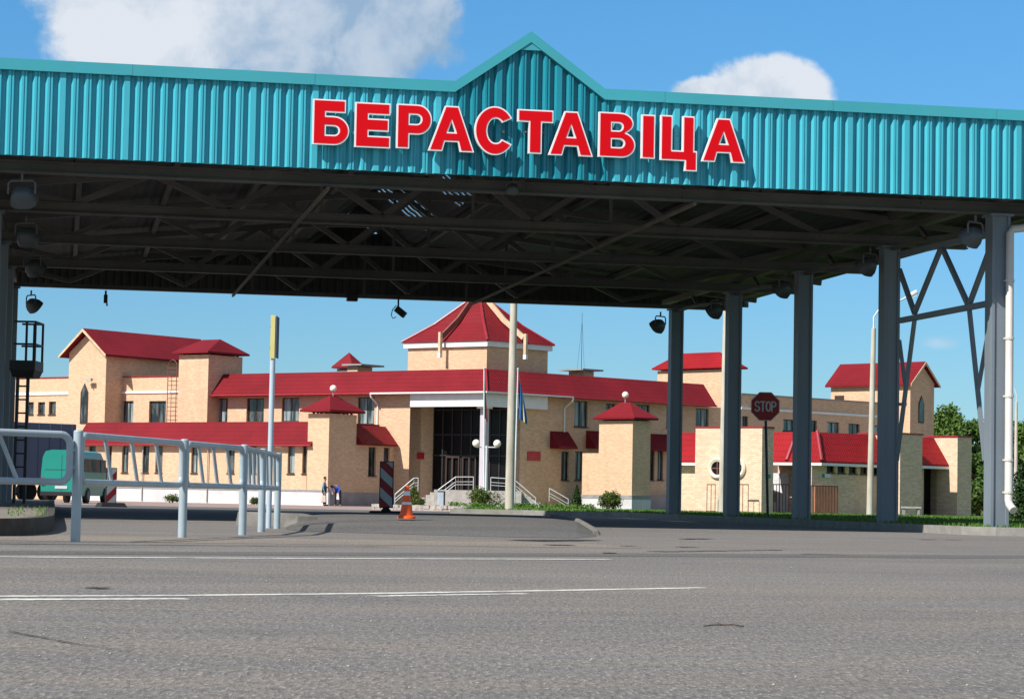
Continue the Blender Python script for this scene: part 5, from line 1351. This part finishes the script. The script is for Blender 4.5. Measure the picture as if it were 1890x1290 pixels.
# bin, bench, low stone wall
b = flat(814, 118); Fb = Frame(b, RH, -FH); t = thing('litter_bin', b, 'slim pale blue-grey litter bin by the entrance steps', 'bin')
mb = MB(); mb.box(Fb, -.17, .13, -.16, .16, b.z+.08, b.z+.86); mb.build('body', M_['signpole'], t, bevel=.03)
mb = MB(); mb.box(Fb, .135, .19, -.12, .12, b.z, b.z+.9); mb.build('post', M_['black'], t)
mb = MB(); mb.box(Fb, -.19, .131, -.18, .18, b.z+.865, b.z+.90); mb.build('rim', M_['iron'], t)
b = flat(1683, 116); b.z = gz(116)+VH; Fb = Frame(b, RH, -FH); t = thing('low_bench', b, 'small low bench with a pale top against the pavilion', 'bench')
mb = MB(); mb.box(Fb, -.5, .42, -.2, .2, b.z+.36, b.z+.44); mb.build('seat', M_['conc'], t)
for u in (-.4, .3): mb = MB(); mb.box(Fb, u-.05, u+.05, -.15, .15, b.z, b.z+.36); mb.build('leg', M_['plinth_g'], t)
wl0, wl1 = flat(690, 96), flat(862, 90); WF = Frame(wl0, wl1-wl0, Vector(((wl1-wl0).y, -(wl1-wl0).x, 0))); ln = (wl1-wl0).length
t = thing('stone_wall', wl0, 'low rubble stone planter wall at the edge of the forecourt', 'wall'); mb = MB(); R_ = random.Random(3)
for row in range(2):
    u = -.1
    while u < ln:
        w = R_.uniform(.18, .42); h0 = wl0.z-.05+row*.14; mb.box(WF, u, u+w-.02, -.22+R_.uniform(-.03, .03), .05+R_.uniform(-.03, .05), h0, h0+R_.uniform(.11, .15)); u += w
mb.build('stones', M_['stone'], t)

# ------------------------------------------------------------------ ladder with platform at the left columns
D = 50.5; LFm = Frame(flat(45, D, 0), RH, -FH); lz = lambda y: LFm.z(45, y); lu = lambda x: LFm.u(x)
b = LFm.w(0, 0, .17); t = thing('steel_ladder', b, 'dark steel ladder with a small caged platform fixed beside the left columns', 'ladder')
for px in (28, 47): mb = MB(); mb.box(LFm, lu(px)-.03, lu(px)+.03, -.04, .04, .17, lz(690)); mb.build('stile', M_['iron'], t)
z = .35
while z < lz(700): mb = MB(); mb.box(LFm, lu(28)+.03, lu(47)-.03, -.02, .02, z, z+.035); mb.build('rung', M_['iron'], t); z += .285
mb = MB(); mb.box(LFm, lu(20), lu(67), -.45, .45, lz(685), lz(667)); mb.taper(LFm, (lu(24), lu(62), -.35, .35, lz(697)), (lu(21), lu(66), -.43, .43, lz(685.1))); mb.build('platform', M_['iron'], t)
mb = MB()
for d in (-.4, .4):
    for px in (49, 65): mb.box(LFm, lu(px)-.022, lu(px)+.022, d-.022, d+.022, lz(667), lz(595))
    for y in (596, 637): mb.box(LFm, lu(26), lu(66), d-.024, d+.024, lz(y)-.02, lz(y)+.02)
for y in (596, 637): mb.box(LFm, lu(65)-.02, lu(65)+.02, -.376, .376, lz(y)-.018, lz(y)+.018)
mb.build('guard_rail', M_['iron'], t)

# ------------------------------------------------------------------ green van and box trailer
b = flat(112, 100); b.z = gz(100)
va = (FH*math.cos(.085)+RH*math.sin(.085)); VF = Frame(b, Vector((va.y, -va.x, 0)), -va)     # u across, d towards the camera (rear at d=0)
hv = 98*100/F_PX; wv = 78*100/F_PX/2
t = thing('green_van', b, 'teal green van seen from behind, parked at the far left of the checkpoint lane', 'van'); z0 = b.z
def vsec(d, k=1., dz=0): return [VF.w(u*wv*k, d, z0+z) for u, z in ((-.97, .32), (.97, .32), (1, .75), (.99, 1.25), (.93, hv*.86-dz), (.80, hv*.97-dz), (.5, hv-dz), (-.5, hv-dz), (-.80, hv*.97-dz), (-.93, hv*.86-dz), (-.99, 1.25), (-1, .75))]
mb = MB(); S_ = [vsec(0), vsec(-.06, 1.01), vsec(-2.6, 1.01), vsec(-3.6, 1.0), vsec(-4.2, .97, .35)]
for a, b_ in zip(S_[:-1], S_[1:]): mb.loft(a, b_, caps=False)
mb.quad(*S_[0]); mb.quad(*S_[-1])
mb.loft([VF.w(u*wv*.96, -4.2, z0+z) for u, z in ((-1, .32), (1, .32), (1, 1.15), (-1, 1.15))], [VF.w(u*wv*.86, -5.1, z0+z) for u, z in ((-1, .35), (1, .35), (1, .95), (-1, .95))])
mb.build('body', M_['van'], t, smooth=True)
mb = MB(); mb.box(VF, -.008, .008, .001, .006, z0+.45, z0+hv*.9); mb.box(VF, -wv*.8, wv*.8, .001, .006, z0+hv*.62, z0+hv*.63); mb.build('door_seam', M_['iron'], t)
for d0, d1 in ((-1.5, -.35), (-2.8, -1.7), (-3.9, -3.0)):
    for s_ in (-1, 1):
        mb = MB(); sec = lambda d: [VF.w(s_*wv*1.0, d, z0+1.32), VF.w(s_*(wv*1.0+.012), d, z0+1.32), VF.w(s_*(wv*.965+.012), d, z0+hv*.84), VF.w(s_*wv*.95, d, z0+hv*.84)]
        mb.loft(sec(d0), sec(d1)); mb.build('window', M_['glass'], t)
for d in (-.95, -3.9):
    for s_ in (-1, 1):
        mb = MB(); c_ = VF.w(s_*(wv-.06), d, z0+.33); ax = VF.a*s_; P_ = [c_-ax*.1, c_-ax*.1, c_+ax*.09, c_+ax*.09]
        mb.tube([c_-ax*.1, c_+ax*.085], .33, 18); w_ = mb.build('wheel', M_['black'], t); mb = MB(); mb.tube([c_+ax*.086, c_+ax*.1], .2, 14); mb.build('rim', M_['flood'], w_)
for s_ in (-1, 1): mb = MB(); mb.box(VF, s_*wv*.9-.07, s_*wv*.9+.07, .002, .05, z0+.75, z0+1.05); mb.build('tail_light', M_['sred'], t)
mb = MB(); mb.box(VF, -.26, .26, .002, .025, z0+.6, z0+.72); mb.build('number_plate', M_['swhite'], t)
mb = MB(); mb.box(VF, -wv*.98, wv*.98, .002, .10, z0+.3, z0+.48); mb.build('bumper', M_['black'], t, bevel=.02)
b = flat(137, 108); b.z = gz(108); zt_t = at(137, 783, 108).z; BF = Frame(b, R.a, R.n)
t = thing('box_trailer', b, 'big dull blue-grey box trailer standing behind the green van', 'trailer')
mb = MB(); mb.box(BF, -6.8, 0, -2.5, 0, b.z+1.0, zt_t); mb.build('box', M_['bluegrey'], t, bevel=.03)
mb = MB()
for k in range(12): u = -6.6+k*.58; mb.box(BF, u-.03, u+.03, .002, .03, b.z+1.05, zt_t-.06)
mb.build('wall_rib', M_['bluegrey'], t)
mb = MB(); mb.box(BF, -6.8, -.1, -2.3, -.2, b.z+.8, b.z+.998); mb.build('chassis', M_['iron'], t)
for u in (-5.6, -4.5, -1.2):
    for d in (-.35, -2.1): mb = MB(); c_ = BF.w(u, d, b.z+.48); mb.tube([c_-BF.n*.14, c_+BF.n*.14], .48, 18); mb.build('wheel', M_['black'], t)

# ------------------------------------------------------------------ two people by the wing wall
def skin(name, verts, edges, rad, mat, parent, lvl=1):
    off = Vector((0, 0, 0)); q = parent
    while q: off += q.location; q = q.parent
    me = bpy.data.meshes.new(name); me.from_pydata([Vector(v)-off for v in verts], edges, []); o = bpy.data.objects.new(name, me); COL.objects.link(o)
    sm = o.modifiers.new('s', 'SKIN'); sv = me.skin_vertices[0].data
    for i, r in enumerate(rad): sv[i].radius = (r, r) if not isinstance(r, tuple) else r; sv[i].use_root = (i == 0)
    sb = o.modifiers.new('u', 'SUBSURF'); sb.levels = lvl; sb.render_levels = lvl
    bpy.context.view_layer.update(); dg = bpy.context.evaluated_depsgraph_get(); nm = bpy.data.meshes.new_from_object(o.evaluated_get(dg)); o.modifiers.clear(); o.data = nm
    nm.materials.clear(); nm.materials.append(mat)
    for p in nm.polygons: p.use_smooth = True
    if parent: o.parent = parent
    return o
def person(c, F, J, label, mats, extra):
    t = thing('person', c, label, 'person'); g = lambda p: F.w(p[0], p[1], c.z+p[2])
    names = ['pelvis', 'chest', 'neck', 'head', 'crown', 'shL', 'elL', 'wrL', 'shR', 'elR', 'wrR', 'hiL', 'knL', 'anL', 'toL', 'hiR', 'knR', 'anR', 'toR']
    rad = dict(pelvis=.115, chest=.125, neck=.055, head=.085, crown=.07, shL=.055, elL=.042, wrL=.03, shR=.055, elR=.042, wrR=.03, hiL=.085, knL=.058, anL=.042, toL=.04, hiR=.085, knR=.058, anR=.042, toR=.04)
    ed = [('pelvis', 'chest'), ('chest', 'neck'), ('neck', 'head'), ('head', 'crown'), ('chest', 'shL'), ('shL', 'elL'), ('elL', 'wrL'), ('chest', 'shR'), ('shR', 'elR'), ('elR', 'wrR'), ('pelvis', 'hiL'), ('hiL', 'knL'), ('knL', 'anL'), ('anL', 'toL'), ('pelvis', 'hiR'), ('hiR', 'knR'), ('knR', 'anR'), ('anR', 'toR')]
    V = [g(J[n]) for n in names]; E = [(names.index(a), names.index(b_)) for a, b_ in ed]; Rr = [rad[n] for n in names]
    for s_ in 'LR':                                  # hands: a palm, four fingers and a thumb
        w = Vector(J['wr'+s_]); e = Vector(J['el'+s_]); d = (w-e).normalized(); sd = d.cross(Vector((0, 1, 0.1))).normalized(); i0 = names.index('wr'+s_)
        V.append(g(w+d*.07)); Rr.append(.03); E.append((i0, len(V)-1)); pi = len(V)-1
        for k, (o_, l_) in enumerate(((-.03, .075), (-.01, .085), (.01, .08), (.03, .06))):
            V.append(g(w+d*(.10)+sd*o_)); Rr.append(.009); E.append((pi, len(V)-1)); V.append(g(w+d*(.10+l_)+sd*o_*1.1+Vector((.01, .02, 0)))); Rr.append(.008); E.append((len(V)-2, len(V)-1))
        V.append(g(w+d*.09-sd*.055)); Rr.append(.010); E.append((pi, len(V)-1))
    skin('body', V, E, Rr, mats['skin'], t)
    def part(name, ns, es, sc_, mat): skin(name, [g(J[n]) for n in ns], [(ns.index(a), ns.index(b_)) for a, b_ in es], [rad[n]*sc_.get(n, 1.22) for n in ns], mat, t)
    part('jacket', ['chest', 'pelvis', 'shL', 'elL', 'wrL', 'shR', 'elR', 'wrR'], [('chest', 'pelvis'), ('chest', 'shL'), ('shL', 'elL'), ('elL', 'wrL'), ('chest', 'shR'), ('shR', 'elR'), ('elR', 'wrR')], {'pelvis': 1.35, 'chest': 1.28, 'wrL': 1.35, 'wrR': 1.35}, mats['jacket'])
    part('trousers', ['pelvis', 'hiL', 'knL', 'anL', 'hiR', 'knR', 'anR'], [('pelvis', 'hiL'), ('hiL', 'knL'), ('knL', 'anL'), ('pelvis', 'hiR'), ('hiR', 'knR'), ('knR', 'anR')], {'pelvis': 1.15, 'anL': 1.5, 'anR': 1.5, 'knL': 1.3, 'knR': 1.3}, mats['trouser'])
    for s_ in 'LR': skin('shoe', [g(J['an'+s_]), g((J['an'+s_][0]*.9+J['to'+s_][0]*.1, J['an'+s_][1], .04)), g(J['to'+s_])], [(0, 1), (1, 2)], [.05, .055, .048], M_['black'], t)
    h = Vector(J['head']); k = Vector(J['crown']); skin('hair', [g(h.lerp(k, .75)-Vector((.015*0, 0, 0))), g(k+(k-h)*.18), g(h.lerp(k, .2)+Vector(extra['back']))], [(0, 1), (0, 2)], [.088, .06, .055], M_['hair'], t)
    f = Vector(extra['face']); s_v = f.cross(Vector((0, 0, 1))).normalized(); ctr = h.lerp(k, .35)
    mb = MB(); mb.ball(g(ctr+f*.092), .014, 8, 6, 1.6); mb.build('nose', mats['skin'], t, smooth=True)
    for e_ in (-1, 1): mb = MB(); mb.ball(g(ctr+f*.078+s_v*.032*e_+Vector((0, 0, .03))), .011, 8, 6); mb.build('eye', M_['black'], t); mb = MB(); mb.ball(g(ctr+s_v*.086*e_), .022, 8, 6, 1.4); mb.build('ear', mats['skin'], t, smooth=True)
    mb = MB(); mb.ball(g(ctr+f*.082-Vector((0, 0, .045))), .012, 8, 5, .5); mb.build('mouth', M_['plaque'], t)
    return t
D = 145.5; c1_ = flat(598, D); F1 = Frame(c1_, RH, -FH)
J1 = dict(pelvis=(0, 0, .93), chest=(-.01, 0, 1.32), neck=(.01, 0, 1.50), head=(.04, 0, 1.60), crown=(.04, 0, 1.72), shL=(-.03, .17, 1.42), elL=(-.07, .23, 1.12), wrL=(.02, .22, .88), shR=(.0, -.17, 1.42), elR=(.06, -.22, 1.13), wrR=(.24, -.15, 1.12),
          hiL=(0, .09, .88), knL=(.03, .1, .48), anL=(-.02, .1, .08), toL=(.15, .11, .035), hiR=(0, -.09, .88), knR=(.05, -.1, .48), anR=(.08, -.1, .08), toR=(.25, -.1, .035))
mt1 = dict(skin=M_['skin'], jacket=M_['jacket1'], trouser=M_['trouser'])
t1 = person(c1_, F1, J1, 'person in a faded blue jacket standing upright at the whitewashed corner of the wing', mt1, dict(back=(-.06, 0, .02), face=(1, 0, 0)))
skin('vest', [F1.w(.0, 0, c1_.z+1.30), F1.w(.0, 0, c1_.z+.82)], [(0, 1)], [.172, .175], M_['vest'], t1)
bg_c = F1.w(-.02, .24, c1_.z+.45); t = thing('shopping_bag', Vector((bg_c.x, bg_c.y, c1_.z+.2)), 'pale bag held low by the standing person', 'bag')
mb = MB(); Fq = Frame(bg_c, RH, -FH); mb.taper(Fq, (-.15, .15, -.06, .06, c1_.z+.22), (-.13, .13, -.03, .03, c1_.z+.64)); mb.build('sack', M_['bag'], t, bevel=.03)
mb = MB(); mb.tube([Fq.w(-.08, 0, c1_.z+.63), Fq.w(-.02, 0, c1_.z+.82), Fq.w(.04, 0, c1_.z+.82), Fq.w(.08, 0, c1_.z+.63)], .012, 6); mb.build('handle', M_['bag'], t)
c2_ = flat(622, D); F2 = Frame(c2_, RH, -FH)
J2 = dict(pelvis=(.05, 0, .92), chest=(-.10, .12, 1.20), neck=(-.20, .24, 1.24), head=(-.24, .32, 1.22), crown=(-.30, .42, 1.17), shL=(-.26, .10, 1.24), elL=(-.34, .28, 1.02), wrL=(-.28, .42, .84), shR=(.06, .18, 1.22), elR=(.16, .32, .98), wrR=(.06, .44, .80),
          hiL=(-.05, 0, .87), knL=(-.10, .06, .47), anL=(-.10, -.03, .08), toL=(-.16, .13, .035), hiR=(.15, 0, .87), knR=(.20, .06, .47), anR=(.19, -.03, .08), toR=(.20, .14, .035))
mt2 = dict(skin=M_['skin'], jacket=M_['jacket2'], trouser=M_['trouser'])
t2 = person(c2_, F2, J2, 'person in a bright blue jacket bending forward beside the shaded wall', mt2, dict(back=(.03, -.06, .05), face=(-.3, .3, -.9)))
mb = MB(); Fq = Frame(F2.w(.06, .24, 0), RH, -FH); t = thing('plastic_bag', Vector((F2.w(.06, .24, 0).x, F2.w(.06, .24, 0).y, c2_.z+.42)), 'white bag hanging in the hands of the bending person', 'bag'); mb.taper(Fq, (-.09, .09, .02, .12, c2_.z+.40), (-.05, .05, .05, .10, c2_.z+.80)); mb.build('sack', M_['white'], t, bevel=.02)

# ------------------------------------------------------------------ shrubs and trees
def clump(mb, c, rx, ry, rz, n, leaf, R_, shell=.55, flat_=0., noise=.25):
    ph = [R_.uniform(0, 6.28) for _ in range(6)]
    for _ in range(n):
        a = R_.uniform(0, 6.283); zz = R_.uniform(-1, 1); s_ = math.sqrt(1-zz*zz); rr = (shell+(1-shell)*R_.random()**.6)*(1+noise*(math.sin(3*a+ph[0])*math.cos(2.3*zz+ph[1])+.6*math.sin(7*a+ph[2]+4*zz)))
        p = Vector((c[0]+rx*rr*s_*math.cos(a), c[1]+ry*rr*s_*math.sin(a), c[2]+rz*rr*zz))
        t = Vector((R_.uniform(-1, 1), R_.uniform(-1, 1), R_.uniform(-.6, 1))).normalized(); q = t.cross(Vector((R_.uniform(-1, 1), R_.uniform(-1, 1), R_.uniform(-1, 1)))).normalized(); l = leaf*R_.uniform(.6, 1.3)
        b_ = len(mb.v); mb.v += [p-t*l, p+q*l*.5, p+t*l, p-q*l*.5]; mb.f.append((b_, b_+1, b_+2, b_+3))
def shrub(px, D, w, h, label, mat, seed, shape='round', z0=None, n=2400, leaf=.06, pw=.7):
    b = flat(px, D); b.z = gz(D)+VH if z0 is None else z0; R_ = random.Random(seed); t = thing('shrub', b, label, 'shrub'); mb = MB()
    if shape == 'round':
        for k in range(7): clump(mb, (b.x+R_.uniform(-.28, .28)*w, b.y+R_.uniform(-.28, .28)*w, b.z+h*R_.uniform(.35, .62)), w*.30, w*.30, h*.36, n//7, leaf, R_, .4)
    else:
        for k in range(9): f = k/8; clump(mb, (b.x, b.y, b.z+h*(.08+.84*f)), w*.5*(1-f)**pw+.03, w*.5*(1-f)**pw+.03, h*.10, int(n/9*(1.3-f*.8)), leaf, R_, .5)
    mb.build('foliage', M_[mat], t, recalc=False)
    mb = MB()
    for k in range(4): mb.tube([b+Vector((R_.uniform(-.05, .05), R_.uniform(-.05, .05), -.02)), b+Vector((R_.uniform(-.2, .2)*w, R_.uniform(-.2, .2)*w, h*.5))], .018, 5); 
    mb.build('stem', M_['bark'], t); return t
shrub(893, 128, 1.65, 1.15, 'rounded olive green shrub directly before the entrance column', 'bush', 1)
shrub(1122, 122, 1.6, 1.05, 'bushy olive shrub before the brick tower on the right', 'bush', 2)
shrub(1064, 132, .62, 1.3, 'small dark conical conifer left of the bushy shrub', 'thuja', 3, 'cone')
shrub(763, 135, .8, 1.2, 'upright green shrub by the foot of the left stair railing', 'bush', 4, 'cone', None, 1200)
shrub(774, 128, .75, .42, 'low yellow-green shrub beside the stone wall', 'bush', 5, n=900)
shrub(1898, 62, .92, 1.7, 'dense dark clipped conifer at the right edge beyond the drainpipe', 'thuja', 6, 'cone', None, 9000, .045, .3)
shrub(318, 147, 1.0, .6, 'small weedy shrub at the foot of the white plinth', 'bush', 7, z0=gz(147), n=700)
shrub(470, 146, .7, .5, 'small shrub by the plinth behind the last railing posts', 'bush', 8, z0=gz(146), n=600)
mb = MB(); R_ = random.Random(21)
for _ in range(64):
    px = R_.uniform(835, 1092); D = R_.uniform(112, 130); b = flat(px, D); clump(mb, (b.x, b.y, gz(D)+VH+.10), .26, .26, R_.uniform(.10, .2), 60, .06, R_)
tag(mb.build('ground_cover', M_['blade'], recalc=False), 'low yellow-green planting along the front of the entrance steps', 'plants', None, 'stuff')
def tree(px, D, h, w, label, mat, seed):
    b = flat(px, D); b.z = -.3; R_ = random.Random(seed); t = thing('tree', b, label, 'tree', 'trees beyond the pavilion')
    mb = MB(); mb.tube([b, b+Vector((.1, 0, h*.3)), b+Vector((0, .1, h*.8))], .22, 8, r2=.05)
    for k in range(7):
        a = R_.uniform(0, 6.28); z = h*R_.uniform(.25, .6); mb.tube([b+Vector((0, 0, z)), b+Vector((math.cos(a)*w*.35, math.sin(a)*w*.35, z+h*.2))], .08, 6, r2=.02)
    mb.build('trunk', M_['bark'], t, smooth=True)
    mb = MB()
    for k in range(32):
        f = R_.random(); a = R_.uniform(0, 6.28); z = h*(.10+.84*f); rad = w*.5*(math.sin(math.pi*min(1, .18+.80*f))**.7)*R_.uniform(.35, .9)
        s_ = w*R_.uniform(.14, .24)*(1.1-.4*f); clump(mb, (b.x+math.cos(a)*rad, b.y+math.sin(a)*rad, b.z+z), s_, s_, s_*.75, 330, .19, R_, .45)
    mb.build('crown', M_[mat], t, recalc=False)
TL_ = 'leafy green tree in the row beyond the pavilion, '
for k, (px, D, h, w, mt, lb) in enumerate(((1748, 205, 8.6, 5.0, 'leaf2', 'tall light green tree rising just right of the far gabled hall'), (1785, 215, 8.2, 5.0, 'leaf', 'dark green tree showing between the gabled hall and the front column'), (1822, 208, 7.6, 4.6, 'leaf2', 'light green tree partly hidden behind the front right column'),
        (1712, 214, 8.4, 5, 'leaf', 'dark tree peeping out behind the far gabled hall'), (1862, 220, 7.8, 5.0, 'leaf', 'dark tree seen between the drainpipe and the distant lamp'), (1900, 214, 8.0, 5.2, 'leaf2', 'light green tree cut off by the right edge'), (1805, 178, 4.4, 3.4, 'leaf', 'lower bushy tree close behind the last brick block'), (1845, 190, 5.2, 3.8, 'leaf', 'low tree behind the drainpipe'), (1940, 222, 8.4, 5.4, 'leaf', 'tree beyond the right edge'))):
    if px > 1920: continue
    tree(px, D, h*1.08, w*1.3, lb, mt, 40+k)

# ------------------------------------------------------------------ small things on the road
mb = MB(); R_ = random.Random(9); p = ground(1338, 1157); q = RH
t = tag(None, None, None) if False else None
pts = [p+RH*x+FH*y+Vector((0, 0, z)) for x, y, z in ((-.085, .0, .003), (-.04, .05, .006), (.0, .08, .005), (.04, .08, .007), (.075, .02, .004))]
mb.tube(pts, .0022, 6, r2=.0032); mb.tube([pts[2], pts[2]+RH*-.02+FH*.06+Vector((0, 0, .006))], .0016, 5)
tag(mb.build('twig', M_['twig']), 'thin crooked brown twig lying on the bare asphalt', 'twig')
mb = MB()
for _ in range(300):
    D = R_.uniform(5.7, 20); px = R_.uniform(-20, 1910); p = at(px, 930, D); p.z = 0; r = R_.uniform(.0015, .0045); mb.ball(p+Vector((0, 0, r*.5)), r, 6, 4, .7)
tag(mb.build('loose_stones', M_['stone'], recalc=False), 'loose grit and small stones scattered over the asphalt', 'stones', None, 'stuff')
# kerb block at the left end of the traffic island
kb0, kb1 = flat(455, 36.5), flat(540, 35.3); KBF = Frame(kb0, kb1-kb0, Vector(((kb1-kb0).y, -(kb1-kb0).x, 0))); ln = (kb1-kb0).length
mb = MB(); mb.loft([KBF.w(0, -.2, -.02), KBF.w(0, .2, -.02), KBF.w(0, .16, .2), KBF.w(0, -.2, .2)], [KBF.w(ln, -.2, -.02), KBF.w(ln, .2, -.02), KBF.w(ln-.03, .16, .2), KBF.w(ln-.03, -.2, .2)])
mb.loft([KBF.w(ln, -.2, -.02), KBF.w(ln, .2, -.02), KBF.w(ln-.03, .16, .2), KBF.w(ln-.03, -.2, .2)], [KBF.w(ln+.26, -.3, -.02), KBF.w(ln+.2, .05, -.02), KBF.w(ln+.15, 0, .17), KBF.w(ln+.2, -.3, .17)])
struct(mb.build('island_kerb', M_['kerb_g'], bevel=.015))
